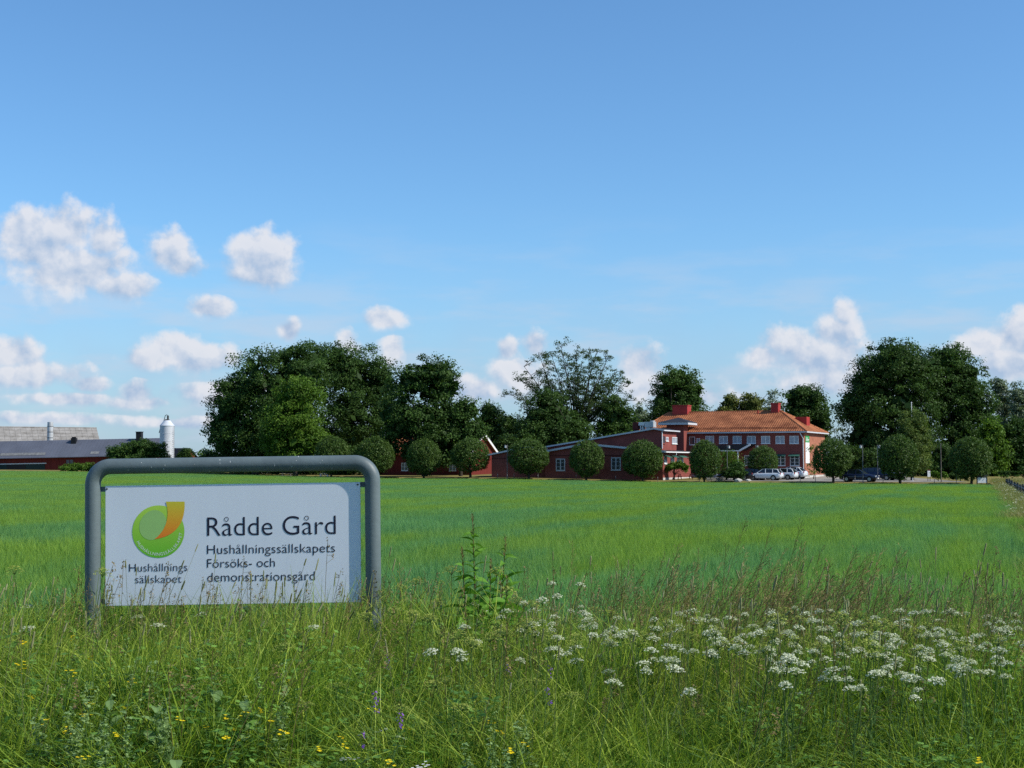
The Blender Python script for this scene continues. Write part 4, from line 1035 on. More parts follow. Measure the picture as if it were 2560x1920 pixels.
# ------------------------------------------------------------------ cars
def loft(sections):
    mb = MB(); n = len(sections[0]); st = []
    for sct in sections: st.append(len(mb.v)); mb.v += [tuple(p) for p in sct]
    for k in range(len(st) - 1):
        for q in range(n):
            q2 = (q + 1) % n; mb.f.append((st[k] + q, st[k] + q2, st[k + 1] + q2, st[k + 1] + q))
    mb.f.append(tuple(st[0] + q for q in reversed(range(n)))); mb.f.append(tuple(st[-1] + q for q in range(n)))
    return mb
def make_car(px, Y, rz, paint, label, kind='estate', L=4.6, W=1.82, H=1.48, group='cars parked in front of the main building'):
    x = sx(px, Y); T = thing('parked_car', label, 'car', (x, Y, g(x, Y) + .06), rz, group)
    hw = W / 2; gc = .24
    # body: nose at +x
    prof = [(-.5, .55, .80, .80), (-.485, .32, .96, .93), (-.40, .26, .98, .985), (-.18, .25, .97, 1.0), (.10, .25, .95, 1.0), (.20, .25, .93, 1.0), (.34, .26, .86, .985), (.44, .30, .76, .93), (.487, .38, .66, .84), (.5, .46, .58, .76)]
    sec = []
    for (u, z0, z1, w) in prof:
        X = u * L; z0 *= H / 1.48; z1 *= H / 1.48; w *= hw; m_ = z0 + (z1 - z0) * .55
        sec.append([(X, -w * .9, z0), (X, -w, z0 + (m_ - z0) * .4), (X, -w, m_), (X, -w * .95, z1 - .04), (X, -w * .82, z1), (X, w * .82, z1), (X, w * .95, z1 - .04), (X, w, m_), (X, w, z0 + (m_ - z0) * .4), (X, w * .9, z0)])
    body = loft(sec).build('body', paint, T, True)
    rear = -.47 if kind == 'estate' else -.44
    zb = .93 * H / 1.48; zt = H; wb = hw * .9; wt = hw * .7
    rf = [(rear + .07, zt - .1), (-.28, zt - .015), (-.05, zt), (.04, zt - .03)] if kind == 'estate' else [(rear + .12, zt - .13), (-.22, zt - .02), (-.05, zt), (.04, zt - .03)]
    mb = MB()      # roof panel with a little thickness
    for (a, b) in zip(rf[:-1], rf[1:]):
        for (dz, rev) in ((0, 0), (-.05, 1)):
            q = [(a[0] * L, -wt, a[1] + dz), (b[0] * L, -wt, b[1] + dz), (b[0] * L, wt, b[1] + dz), (a[0] * L, wt, a[1] + dz)]
            mb.quad(*(reversed(q) if rev else q))
        for s_ in (-1, 1): mb.quad((a[0] * L, s_ * wt, a[1] - .05), (b[0] * L, s_ * wt, b[1] - .05), (b[0] * L, s_ * wt, b[1]), (a[0] * L, s_ * wt, a[1]))
    for s_ in (-1, 1):   # pillars
        for (u0, u1, i) in ((rear, rf[0][0], 0), (-.27, -.26, 1), (-.06, -.05, 2), (.20, rf[-1][0], 3)):
            zz = rf[i][1] - .03
            mb.bar((u0 * L, s_ * (wb + .005), zb - .02), (u1 * L, s_ * (wt + .005), zz), .075)
    mb.build('roof', paint, T)
    fx, fz = rf[-1][0] * L, rf[-1][1] - .03; rx, rz_ = rf[0][0] * L, rf[0][1] - .03
    mb = MB(); mb.quad((.21 * L, -wb, zb - .03), (.21 * L, wb, zb - .03), (fx, wt, fz), (fx, -wt, fz)); mb.build('windscreen', M['carglass'], T)
    mb = MB(); mb.quad((rear * L, wb, zb), (rear * L, -wb, zb), (rx, -wt, rz_), (rx, wt, rz_)); mb.build('rear_window', M['carglass'], T)
    for s_ in (-1, 1):
        mb = MB(); mb.poly([(rear * L, s_ * wb, zb), (.2 * L, s_ * wb, zb - .02), (fx, s_ * wt, fz), (-.05 * L, s_ * wt, zt - .03), (-.28 * L, s_ * wt, zt - .045), (rx, s_ * wt, rz_)])
        mb.build('side_window', M['carglass'], T)
    for (u, s_) in ((.315, -1), (.315, 1), (-.29, -1), (-.29, 1)):
        cx = u * L; y0 = s_ * (hw - .17); y1 = s_ * (hw + .015); r = .325
        mb = MB(); mb.tube([(cx, y0, r - .02), (cx, y1, r - .02)], r, 20); w_ = mb.build('wheel', M['rubber'], T)
        mb = MB(); mb.tube([(cx, y1 - s_ * .02, r - .02), (cx, y1 + s_ * .012, r - .02)], r * .64, 16); mb.build('rim', M['rim'], w_)
        mb = MB(); mb.tube([(cx, s_ * (hw - .1), r + .0), (cx, s_ * (hw + .003), r + .0)], r * 1.14, 20); mb.build('wheel_arch', M['black'], T)
    for s_ in (-1, 1):
        mb = MB(); obox(mb, (.462 * L, s_ * hw * .66, .66 * H / 1.48), (0, 1, 0), (1, 0, 0), -.2, .2, -.07, .07, -.05, .09); mb.build('headlight', M['head'], T)
        mb = MB(); obox(mb, (-.487 * L, s_ * hw * .76, .84 * H / 1.48), (0, 1, 0), (-1, 0, 0), -.13, .13, -.13, .12, -.04, .05); mb.build('tail_light', M['tail'], T)
        mb = MB(); mb.box(.165 * L, .165 * L + .12, s_ * hw - .01 if s_ > 0 else -hw - .17, hw + .17 if s_ > 0 else -hw + .01, zb - .02, zb + .1); mb.build('wing_mirror', paint, T)
    mb = MB(); obox(mb, (-.497 * L, 0, .62), (0, 1, 0), (-1, 0, 0), -.26, .26, -.055, .055, -.01, .03); mb.build('number_plate', M['white'], T)
    mb = MB(); obox(mb, (.495 * L, 0, .42), (0, 1, 0), (1, 0, 0), -.26, .26, -.055, .055, -.01, .03); mb.build('number_plate', M['white'], T)
    mb = MB(); obox(mb, (.487 * L, 0, .55), (0, 1, 0), (1, 0, 0), -.42, .42, -.07, .06, -.02, .035); mb.build('grille', M['black'], T)
    return T
make_car(1838, 185, R(160), M['carblack'], 'black car half hidden behind the green bush, leftmost of the parked cars', L=4.7)
make_car(1872, 186.0, R(140), M['carblack'], 'black estate car with pale tail lamp just left of the white cars', L=4.6, H=1.5)
make_car(1913, 184.5, R(153), M['carwhite'], 'nearest white car in front of the small round clipped tree', L=4.5)
make_car(1951, 187, R(150), M['carwhite'], 'white car in the middle of the three white cars', L=4.4)
make_car(1976, 190, R(147), M['carwhite'], 'white tall car with red tail lamps at the right end of the white cars', kind='hatch', L=4.4, H=1.62)
make_car(2148, 176, R(-30), M['carblue'], 'dark blue estate car in front, behind the lamp post', L=4.7, group='cars parked under the round trees')
make_car(2196, 182.5, R(-38), M['carblue'], 'second dark blue car, with bright headlights, behind the front blue car', L=4.6, H=1.6, group='cars parked under the round trees')
make_car(2224, 188, R(-40), M['carsilver'], 'silver car half hidden by the round tree beside the blue cars', L=4.5, group='cars parked under the round trees')

# ------------------------------------------------------------------ lamp posts, poles, boards, stakes, fence
def lamp_post(px, Y, top_py, side, label, m='greypole', dark=False):
    x = sx(px, Y); z = g(x, Y); h = at(px, top_py, Y).z - z
    T = thing('lamp_post', label, 'lamp post', (x, Y, z), 0, 'lamp posts around the car park and annex')
    mb = MB(); mb.tube([(0, 0, -.2), (0, 0, h)], [.05, .04], 10); mb.build('pole', M[m], T)
    mb = MB(); mb.tube([(0, 0, h - .22), (side * .18, 0, h - .16)], .03, 6); mb.build('arm', M[m], T)
    mb = MB(); mb.lathe([(.05, h - .42), (.13, h - .40), (.14, h - .12), (.06, h - .06)], (side * .24, 0, 0), 12); hd = mb.build('lamp_head', M['greytrim'], T)
    mb = MB(); mb.lathe([(.15, h - .118), (.16, h - .1), (.05, h - .02)], (side * .24, 0, 0), 12); mb.build('cap', M[m], hd)
lamp_post(1268, 190.2, 1112, -1, 'grey lamp post left of the tree before the lowest annex')
lamp_post(1818, 183, 1113, 1, 'grey lamp post in front of the entrance porch')
lamp_post(1889.5, 189, 1113, 1, 'grey lamp post above the white cars, before the facade')
lamp_post(2157, 172.5, 1112, -1, 'grey lamp post standing before the dark blue cars')
lamp_post(2194, 181, 1112, 1, 'grey lamp post half hidden by the tree beside the blue cars')
def pole(name, px, Y, top_py, r, m, label, cat):
    x = sx(px, Y); z = g(x, Y); h = at(px, top_py, Y).z - z
    T = thing(name, label, cat, (x, Y, z)); mb = MB(); mb.tube([(0, 0, -.2), (0, 0, h)], [r, r * .7], 10); mb.build('pole', M[m], T)
    mb = MB(); mb.lathe([(.02, h + .002), (r * 1.3, h + .05), (r * 1.3, h + .1), (.02, h + .16)], n=10); mb.build('finial', M[m], T)
pole('utility_pole', 2352.5, 171, 1112, .065, 'post', 'slim bare grey pole right of the white info board', 'pole')
pole('flagpole', 2281, 196, 1008, .07, 'white', 'white flagpole rising above the tall oval tree', 'flagpole')
# white information board on a post, little white marker, white roadside board
Y = 178.0; a = at(2318.5, 1174, Y); b = at(2326, 1192, Y); x = (a.x + b.x) / 2; z = g(x, Y)
T = thing('info_board', 'upright white information board with dark header standing on the dry lawn', 'sign', (x, Y, z), R(6))
w = (b.x - a.x) / 2; mb = MB(); mb.box(-w, w, -.04, .04, b.z - z, a.z - z); bd = mb.build('board', M['white'], T)
mb = MB(); mb.box(-w, w, -.046, -.041, a.z - z - .14, a.z - z); mb.build('header_strip', M['wood_red'], bd)
mb = MB()
for k in range(4): mb.box(-w * .7, w * .6, -.045, -.041, a.z - z - .32 - k * .13, a.z - z - .30 - k * .13)
mb.build('text_lines', M['greytrim'], bd)
for s_ in (-1, 1):
    mb = MB(); mb.box(s_ * w * .8 - .03, s_ * w * .8 + .03, -.03, .03, -.2, b.z - z); mb.build('leg', M['darkpost'], T)
Y = 176.0; x = sx(2281, Y); z = g(x, Y)
T = thing('marker_post', 'short white marker post on the dry lawn left of the info board', 'post', (x, Y, z)); mb = MB(); mb.tube([(0, 0, -.1), (0, 0, .42)], .07, 8); mb.build('shaft', M['white'], T); mb = MB(); mb.tube([(0, 0, .422), (0, 0, .5)], .075, 8); mb.build('cap', M['greytrim'], T)
Y = 166.0; a = at(2444, 1194, Y); b = at(2466, 1207, Y); x = (a.x + b.x) / 2; z = g(x, Y)
T = thing('roadside_board', 'low white rectangular board on dark posts at the far right corner of the field', 'sign', (x, Y, z))
w = (b.x - a.x) / 2; mb = MB(); mb.box(-w, w, -.03, .03, b.z - z, a.z - z); mb.build('board', M['white'], T)
mb = MB(); mb.box(-w - .03, w + .03, -.035, .035, a.z - z + .002, a.z - z + .3); mb.build('top_panel', M['darkpost'], T)
for s_ in (-1, 1):
    mb = MB(); mb.box(s_ * (w + .06) - .05, s_ * (w + .06) + .05, -.05, .05, -.2, a.z - z + .34); mb.build('post', M['darkpost'], T)
# thin stakes along the field edge
for px in (1244, 1285, 1345, 1440, 1539, 1644, 1748, 1761, 2000, 2038, 2108, 2137, 2207, 2253, 2335, 2390, 2441):
    de_, zt_, _ = edge((px - 1280) / F); Y = float(de_) + 1.6; x = sx(px, Y); z = g(x, Y)
    T = thing('field_stake', 'thin wooden stake in the row along the far edge of the field', 'stake', (x, Y, z), 0, 'stakes along the far edge of the field')
    mb = MB(); mb.tube([(0, 0, -.1), (.01, 0, .75 + .25 * math.sin(px))], [.035, .03], 6); mb.build('shaft', M['post'], T)
    mb = MB(); mb.box(-.04, .05, -.05, -.036, .45, .52); mb.build('wire_clip', M['steel'], T)
# low stone wall, boulders, picnic table, benches
Y = 183.5; x0 = sx(1766, Y); x1 = sx(1806, Y); z = g(x0, Y)
T = thing('stone_wall', 'low grey dry stone wall at the lawn edge left of the black cars', 'wall', (x0, Y, z))
rr = random.Random(4); x = 0.0
proto = []
for k in range(5):
    mb = MB(); mb.box(-.5, .5, -.5, .5, 0, 1); me = mb.mesh('stone', M['stone'])
    for v in me.vertices: v.co += Vector((rr.uniform(-.1, .1), rr.uniform(-.1, .1), rr.uniform(-.08, .08)))
    proto.append(me)
for row in range(2):
    x = -.1 * row
    while x < x1 - x0:
        w = rr.uniform(.25, .45); o = link('stone', proto[rr.randrange(5)], T, loc=(x + w / 2, rr.uniform(-.03, .03), row * .22 - .02)); o.scale = (w * .96, .4, .24); x += w
for (px, py, Yb, s_, lab) in ((1845, 1204, 181.0, .42, 'pale boulder on the grass in front of the bush and black car'), (1870, 1203, 181.2, .32, 'smaller boulder right of the pale one by the black car')):
    bmx = bmesh.new(); bmesh.ops.create_icosphere(bmx, subdivisions=2, radius=1)
    for v in bmx.verts: v.co *= 1 + .16 * math.sin(v.co.x * 5 + px) * math.cos(v.co.y * 4 + v.co.z * 3)
    me = bpy.data.meshes.new('boulder'); bmx.to_mesh(me); bmx.free(); me.materials.append(M['concrete'])
    x = sx(px, Yb); o = link('boulder', me, None, loc=(x, Yb, g(x, Yb) + s_ * .25)); o.scale = (s_ * 1.3, s_, s_ * .7); tag(o, lab, 'boulder')
def table(px, Y, rz, m, label, L=2.0, group=None):
    x = sx(px, Y); T = thing('picnic_table', label, 'picnic table', (x, Y, g(x, Y) + .03), rz, group)
    for k in range(4):
        mb = MB(); mb.box(-L / 2, L / 2, -.36 + k * .185, -.36 + k * .185 + .165, .70, .745); mb.build('top_board', m, T)
    for s_ in (-1, 1):
        mb = MB(); mb.box(-L / 2, L / 2, s_ * .72 - .13, s_ * .72 + .13, .42, .46); mb.build('seat', m, T)
        mb = MB(); mb.bar((s_ * L * .36, -.62, 0), (s_ * L * .36, -.2, .7), .08); mb.bar((s_ * L * .36, .62, 0), (s_ * L * .36, .2, .7), .08); mb.box(s_ * L * .36 - .03, s_ * L * .36 + .03, -.85, .85, .36, .418); mb.build('leg', m, T)
table(1713, 190, R(15), M['wood_red'], 'dark red picnic table on the lawn beside the low wing', 2.2)
table(717, 214, R(4), M['post'], 'left weathered picnic table seen under the sign pipe before the trees', 1.7)
table(811, 211, R(-3), M['white'], 'right white picnic table seen under the sign pipe before the trees', 1.4)
# fence along the meadow at the right
def fence_x(y): return right_edge(y) + 1.1
T = thing('fence', 'wooden post fence running beside the field at the right edge', 'fence', (fence_x(120), 120, g(fence_x(120), 120)))
y = 76.0; prev = []; k = 0
mbp = MB(); mbp.tube([(0, 0, -.3), (.01, 0, .55), (0, 0, 1.08)], [.075, .07, .065], 7); pm = mbp.mesh('fence_post', M['darkpost'])
rr = random.Random(8)
while y < 165:
    x = fence_x(y); z = g(x, y)
    o = link('fence_post', pm, T, loc=(x - T.location.x, y - 120, z - T.location.z)); o.rotation_euler = (rr.uniform(-.05, .05), rr.uniform(-.05, .05), rr.random() * 6); o.scale = (1, 1, rr.uniform(.85, 1.1))
    prev.append((x - T.location.x, y - 120, z - T.location.z)); y += rr.uniform(3.0, 3.8)
for h in (.45, .85):
    mb = MB(); mb.tube([(p[0] - .07, p[1], p[2] + h) for p in prev], .012, 4); mb.build('wire', M['steel'], T)

# ------------------------------------------------------------------ the farm sign
M['pipe'] = mat('grey_green_painted_pipe', (0.105, 0.135, 0.14), 0.5, 0.22, 2.0, spec=0.4, bump=0.04, bscale=30)
M['chip'] = mat('bare_paint_chip', (0.5, 0.52, 0.5), 0.7)
M['panel'] = mat('off_white_sign_panel', (0.67, 0.71, 0.76), 0.38, 0.025, 2.2, spec=0.5, stretch=(3, 1, .6))
M['panel_edge'] = mat('panel_edge', (0.72, 0.72, 0.70), 0.5)
M['ink'] = mat('dark_navy_print', (0.012, 0.012, 0.03), 0.5)
M['white_print'] = mat('white_print', (0.72, 0.80, 0.68), 0.5)
M['pale_green'] = mat('pale_green_print', (0.30, 0.52, 0.16), 0.5, 0.04, 4)
def ramp_mat(name, axis, stops, z0, z1):
    """print with a printed colour blend along the panel's own height"""
    m = bpy.data.materials.new(name); m.use_nodes = True; nt = m.node_tree; b = nt.nodes['Principled BSDF']; b.inputs['Roughness'].default_value = .5
    tc = nt.nodes.new('ShaderNodeTexCoord'); sp = nt.nodes.new('ShaderNodeSeparateXYZ'); nt.links.new(tc.outputs['Object'], sp.inputs[0])
    mr = nt.nodes.new('ShaderNodeMapRange'); mr.inputs['From Min'].default_value = z0; mr.inputs['From Max'].default_value = z1; nt.links.new(sp.outputs[axis], mr.inputs['Value'])
    r = nt.nodes.new('ShaderNodeValToRGB'); nt.links.new(mr.outputs[0], r.inputs[0]); els = r.color_ramp.elements
    while len(els) < len(stops): els.new(.5)
    for e, (p, c) in zip(els, stops): e.position = p; e.color = tuple(c) + (1,)
    nt.links.new(r.outputs[0], b.inputs['Base Color']); return m
SY = 10.0; ROLL = R(0.85)
so = at(582, 1360, SY)
sign = thing('farm_sign', 'grey tubular frame sign with white panel reading Rådde Gård at the field edge', 'sign', (so.x, SY, 0))
sign.rotation_euler = (0, -ROLL, 0)
cr_, sr_ = math.cos(ROLL), math.sin(ROLL)
def SZ(X, Yz):
    """measured position on the sign -> its own x, z (metres, frame unrolled)"""
    p = at(180 + X / 2.69756, 1100 + Yz / 2.69756, SY); x, z = p.x - so.x, p.z
    return x * cr_ + z * sr_, -x * sr_ + z * cr_
lx = SZ(141, 500)[0]; rx = SZ(2028, 500)[0]; tz = (SZ(300, 178)[1] + SZ(1850, 155)[1]) / 2
Rp = .054; cr0 = .125
path = [(lx, 0, -.5), (lx, 0, .4), (lx, 0, tz - cr0 - .02)]
for k in range(0, 13):
    a = math.pi - k * math.pi / 24; path.append((lx + cr0 + cr0 * math.cos(a), 0, tz - cr0 + cr0 * math.sin(a)))
path.append(((lx + rx) / 2, 0, tz))
for k in range(0, 13):
    a = math.pi / 2 - k * math.pi / 24; path.append((rx - cr0 + cr0 * math.cos(a), 0, tz - cr0 + cr0 * math.sin(a)))
path += [(rx, 0, tz - cr0 - .02), (rx, 0, .4), (rx, 0, -.5)]
mb = MB(); mb.tube(path, Rp, 40); frame_o = mb.build('tube_frame', M['pipe'], sign, True)
rr = random.Random(21); mb = MB()
for k in range(26):      # chipped paint along the top of the pipe
    x = rr.uniform(lx + .15, rx - .15); a = rr.uniform(-.2, 2.6); w, h = rr.uniform(.001, .0035), rr.uniform(.002, .010)
    def P(dx, da): return (x + dx, -(Rp + .0006) * math.sin(a + da), tz + (Rp + .0006) * math.cos(a + da))
    mb.quad(P(-w, -h / Rp), P(w, -h / Rp * .6), P(w * .7, h / Rp), P(-w * .5, h / Rp * .8))
tag(mb.build('paint_chips', M['chip'], frame_o), kind='stuff')
x0, zt = SZ(228, 312); x1, zt2 = SZ(1944, 283); _, zb = SZ(232, 1121); _, zb2 = SZ(1950, 1091)
zt = (zt + zt2) / 2; zb = (zb + zb2) / 2
PF = -.0115       # front of the panel
mb = MB(); mb.box(x0, x1, PF, PF + .022, zb, zt); pan = mb.build('panel', M['panel'], sign)
bv = pan.modifiers.new('edge', 'BEVEL'); bv.width = .002; bv.segments = 2
for (xa, xb, z) in ((lx + Rp * .8, x0 + .04, SZ(210, 332)[1]), (x1 - .04, rx - Rp * .8, SZ(1960, 300)[1]), (lx + Rp * .8, x0 + .04, SZ(210, 1090)[1]), (x1 - .04, rx - Rp * .8, SZ(1960, 1070)[1])):
    mb = MB(); mb.box(xa, xb, PF + .0225, PF + .029, z - .018, z + .018); mb.build('bracket', M['pipe'], sign)
for (X, Yz) in ((239, 330), (1928, 300), (241, 1103), (1936, 1073)):
    x, z = SZ(X, Yz); mb = MB(); mb.tube([(x, PF - .005, z), (x, PF + .0, z)], .0062, 10); mb.build('bolt', M['darkpost'], pan)
PR = PF - .0012   # print layer
def flat(name, pts, m, y=PR, parent=None):
    mb = MB(); mb.poly([(p[0], y, p[1]) for p in pts]); me = mb.mesh(name, m)
    if me.polygons[0].normal.y > 0: me.flip_normals()
    return link(name, me, parent or pan)
def text_mesh(body, thin=0.0):
    c = bpy.data.curves.new('t', 'FONT'); c.body = body; c.size = 1; c.resolution_u = 6; c.offset = thin; c.fill_mode = 'FRONT'
    o = bpy.data.objects.new('t', c); COL.objects.link(o)
    dg = bpy.context.evaluated_depsgraph_get(); dg.update()
    me = bpy.data.meshes.new_from_object(o.evaluated_get(dg)); bpy.data.objects.remove(o); bpy.data.curves.remove(c)
    v = np.empty(len(me.vertices) * 3); me.vertices.foreach_get('co', v); return me, v.reshape(-1, 3)
CAP = None
def lettering(body, xa, xb, base, cap, m, thin=0.0, y=PR - .0006):
    """one printed line: left and right end, baseline and cap height in panel metres"""
    global CAP
    me, v = text_mesh(body, thin)
    if CAP is None:
        _, h = text_mesh('H'); CAP = h[:, 1].max()
    k = (xb - xa) / (v[:, 0].max() - v[:, 0].min())
    X = xa + (v[:, 0] - v[:, 0].min()) * k; Z = base + v[:, 1] * cap / CAP
    me.vertices.foreach_set('co', np.stack([X, np.full(len(X), y), Z], -1).ravel().astype(np.float32)); me.update()
    me.materials.clear(); me.materials.append(m); me.name = 'lettering'
    if len(me.polygons) and me.polygons[0].normal.y > 0: me.flip_normals()
    return link('lettering', me, pan)
def line(body, X0, X1, base_l, base_r, cap, thin=0.0):
    a = SZ(X0, base_l); b = SZ(X1, base_r); z = (a[1] + b[1]) / 2
    h = SZ(X0, base_l - cap)[1] - a[1]
    return lettering(body, a[0], b[0], z, h, M['ink'], thin)
line('Rådde Gård', 914, 1781, 648, 632, 126, -.008)
line('Hushållningssällskapets', 914, 1776, 769, 754, 60, -.006)
line('Försöks- och', 914, 1371, 861, 853, 59, -.006)
line('demonstrationsgård', 916, 1640, 955, 943, 60, -.006)
line('Hushållnings', 389, 781, 888, 881, 53, -.008)
line('sällskapet', 429, 742, 965, 960, 53, -.008)
# the round green emblem with its ribbon
M['emblem'] = ramp_mat('emblem_green_print', 2, [(0, (0.12, 0.46, 0.015)), (1, (0.42, 0.66, 0.07))], SZ(585, 790)[1], SZ(585, 440)[1])
M['ribbon'] = ramp_mat('ribbon_print', 2, [(0, (0.78, 0.17, 0.012)), (.35, (0.74, 0.30, 0.012)), (1, (0.60, 0.52, 0.03))], SZ(585, 668)[1], SZ(585, 415)[1])
cx, cz = SZ(585, 617); er = SZ(761, 617)[0] - cx
flat('emblem', [(cx + er * math.cos(a), cz + er * math.sin(a)) for a in np.linspace(0, 2 * math.pi, 72, endpoint=False)], M['emblem'])
# paler inner leaf: ellipse leaning towards the ribbon
ex_, ez_ = SZ(549, 573); pts = []
for a in np.linspace(0, 2 * math.pi, 60, endpoint=False):
    u, v = 88 * math.cos(a), 104 * math.sin(a); t = R(28); X = 549 + u * math.cos(t) + v * math.sin(t); Yz = 573 + u * math.sin(t) * 1 - v * math.cos(t)
    pts.append(SZ(X, Yz))
flat('emblem_leaf', pts, M['pale_green'], PR - .0006)
def bez(p0, p1, p2, p3, n=14):
    out = []
    for k in range(n + 1):
        t = k / n; out.append(tuple((1 - t) ** 3 * a + 3 * (1 - t) ** 2 * t * b + 3 * (1 - t) * t * t * c + t ** 3 * d for a, b, c, d in zip(p0, p1, p2, p3)))
    return out
R1 = bez((762, 415), (768, 520), (735, 645), (560, 668)); L1 = bez((635, 415), (655, 470), (665, 590), (560, 668))
mb = MB()
for k in range(14):
    q = [SZ(*R1[k]), SZ(*R1[k + 1]), SZ(*L1[k + 1]), SZ(*L1[k])]
    mb.quad(*[(p[0], PR - .0012, p[1]) for p in q])
me = mb.mesh('emblem_ribbon', M['ribbon']); link('emblem_ribbon', me, pan)
word = 'HUSHÅLLNINGSSÄLLSKAPET'; adv = []; gl = []
for ch in word:
    me, v = text_mesh(ch); gl.append((me, v)); adv.append(v[:, 0].max() - v[:, 0].min() + .10)
tot = sum(adv); a0, a1 = R(204), R(357); rad = er * .80; sc = rad * (a1 - a0) / tot; s = 0
VV = []; FF = []
for (me, v), ad in zip(gl, adv):
    a = a0 + (s + ad / 2) / tot * (a1 - a0); s += ad
    lx_ = (v[:, 0] - (v[:, 0].max() + v[:, 0].min()) / 2) * sc; ly_ = v[:, 1] * sc * 1.02
    rr_ = rad + sc * .72 - ly_        # letters stand on the outer rim side, tops towards the centre
    px_ = cx + rr_ * math.cos(a) - lx_ * math.sin(a); pz_ = cz + rr_ * math.sin(a) + lx_ * math.cos(a)
    i = len(VV); VV += [(float(x), PR - .0007, float(z)) for x, z in zip(px_, pz_)]
    FF += [tuple(i + k for k in p.vertices) for p in me.polygons]
me = bpy.data.meshes.new('arc_lettering'); me.from_pydata(VV, [], FF); me.materials.append(M['white_print']); me.update()
if me.polygons[0].normal.y > 0: me.flip_normals()
tag(link('arc_lettering', me, pan), kind='stuff')

# ------------------------------------------------------------------ the verge: grasses
GM = {
 'grass': leaf_mat('verge_grass', (0.065, 0.145, 0.015), (0.38, 0.49, 0.05), trans=0.30, spec=0.15, rough=0.5,
                   patch=((0.10, 0.19, 0.02), (0.48, 0.54, 0.09)), patch_scale=0.7, thr=(.42, .66)),
 'straw': leaf_mat('straw_stalks', (0.30, 0.27, 0.13), (0.55, 0.50, 0.30), trans=.2),
 'timothy': leaf_mat('green_grey_heads', (0.16, 0.18, 0.07), (0.33, 0.32, 0.16), trans=.15),
 'brown': leaf_mat('brown_purple_panicles', (0.12, 0.09, 0.035), (0.36, 0.28, 0.12), trans=.15),
 'weed': leaf_mat('grey_green_weed', (0.085, 0.17, 0.05), (0.27, 0.38, 0.14), trans=.25),
 'fireweed': leaf_mat('willowherb_leaves', (0.05, 0.14, 0.02), (0.16, 0.34, 0.03), trans=.3),
 'umbel': leaf_mat('white_florets', (0.46, 0.50, 0.30), (0.78, 0.78, 0.66), trans=.25),
 'greenumbel': leaf_mat('yellow_green_umbel', (0.22, 0.28, 0.05), (0.42, 0.45, 0.10), trans=.25),
 'stem': leaf_mat('green_stems', (0.07, 0.13, 0.03), (0.13, 0.20, 0.05), trans=.1),
 'redstem': leaf_mat('reddish_stems', (0.13, 0.08, 0.03), (0.16, 0.16, 0.05), trans=.1),
 'yellow': leaf_mat('yellow_petals', (0.70, 0.50, 0.01), (0.80, 0.66, 0.02), trans=.25),
 'purple': leaf_mat('violet_petals', (0.10, 0.03, 0.30), (0.28, 0.10, 0.50), trans=.25),
 'whitepetal': leaf_mat('white_petals', (0.7, 0.7, 0.68), (0.8, 0.8, 0.8), trans=.25),
}
def clump(seed, kind):
    rng = np.random.default_rng(seed)
    if kind == 0: V, T, i = blades(rng, 34, .11, (.38, .78), (.0045, .009), .20, .35, 3, True)
    elif kind == 1: V, T, i = blades(rng, 24, .13, (.50, .92), (.006, .012), .28, .9, 4, True)
    else: V, T, i = blades(rng, 38, .14, (.28, .58), (.004, .008), .45, .8, 3, True)
    b = rng.random(i.max() + 1) ** 1.7
    return quads('grass_clump', V, np.repeat(b[i][:, None], 4, 1), GM['grass'])
CL = [clump(500 + k, (0, 0, 1, 1, 2, 2)[k % 6]) for k in range(12)]
rng = np.random.default_rng(31)
def vheight(x, y):
    """height of the sward: mown near the road, tall along the sign, a little lower at the right rear"""
    h = np.interp(y, [4, 5.4, 6.3, 7.6, 9, 12.6], [.22, .34, .60, .95, 1.14, .95])
    h = h * (1 - .24 * sstep((x + .3) / .8) * sstep((y - 7.6) / 2.5))
    mow = sstep((-x - .1 + (5.9 - y) * 1.2) / 1.2) * sstep((6.9 - y) / 1.0)
    h = h * (1 - .35 * mow)
    h = h * (1 - .42 * np.exp(-((x + .1025 * y) ** 2 / .012 + (y - 9.1) ** 2 / 1.6)))
    return h * (1 + .16 * np.sin(x * 2.3 + y * 1.1) * np.cos(y * 1.9 - x * .7) + .1 * np.sin(x * 5.1 - y * 3.3))
n = 20000
x = rng.uniform(-6.6, 6.6, n); y = rng.uniform(4.2, 12.7, n)
hh = vheight(x, y)
idx = np.where(hh < .5, rng.choice([4, 5, 10, 11, 0, 1], n), rng.integers(0, 12, n))
rot = np.stack([rng.normal(0, .10, n), rng.normal(.05, .12, n), rng.random(n) * 6.28], -1)
sc_ = np.stack([rng.uniform(.8, 1.25, n), rng.uniform(.8, 1.25, n), hh * rng.uniform(.68, 1.12, n)], -1)
scatter('verge_grass', np.stack([x, y, G(x, y) - .01], -1), rot, sc_, idx, CL, 'tall wild green grass of the verge around the sign', 'grass')

# leafy herbs growing through the grass
def herb(seed):
    rng = np.random.default_rng(seed); n = 60; V = []; T = []
    for q in range(n):
        t = .25 + .75 * rng.random(); a = rng.random() * 6.28; r = .11 * math.sqrt(rng.random()); c = np.array([r * math.cos(a), r * math.sin(a), .62 * t])
        L = rng.uniform(.022, .05); w = L * rng.uniform(.28, .5); b = rng.random() * 6.28
        u = np.array([math.cos(b), math.sin(b), rng.uniform(-.5, .6)]); s_ = np.array([-math.sin(b), math.cos(b), rng.uniform(-.3, .3)])
        V.append([c, c + u * L * .5 + s_ * w, c + u * L, c + u * L * .5 - s_ * w]); T.append(rng.random())
    return quads('herb', np.array(V), np.array(T), GM['herb'])
GM['herb'] = leaf_mat('herb_leaves', (0.045, 0.125, 0.02), (0.20, 0.36, 0.06), trans=.3, spec=.2)
n = 2600; x = rng.uniform(-6, 6, n); y = rng.uniform(5.0, 12.2, n)
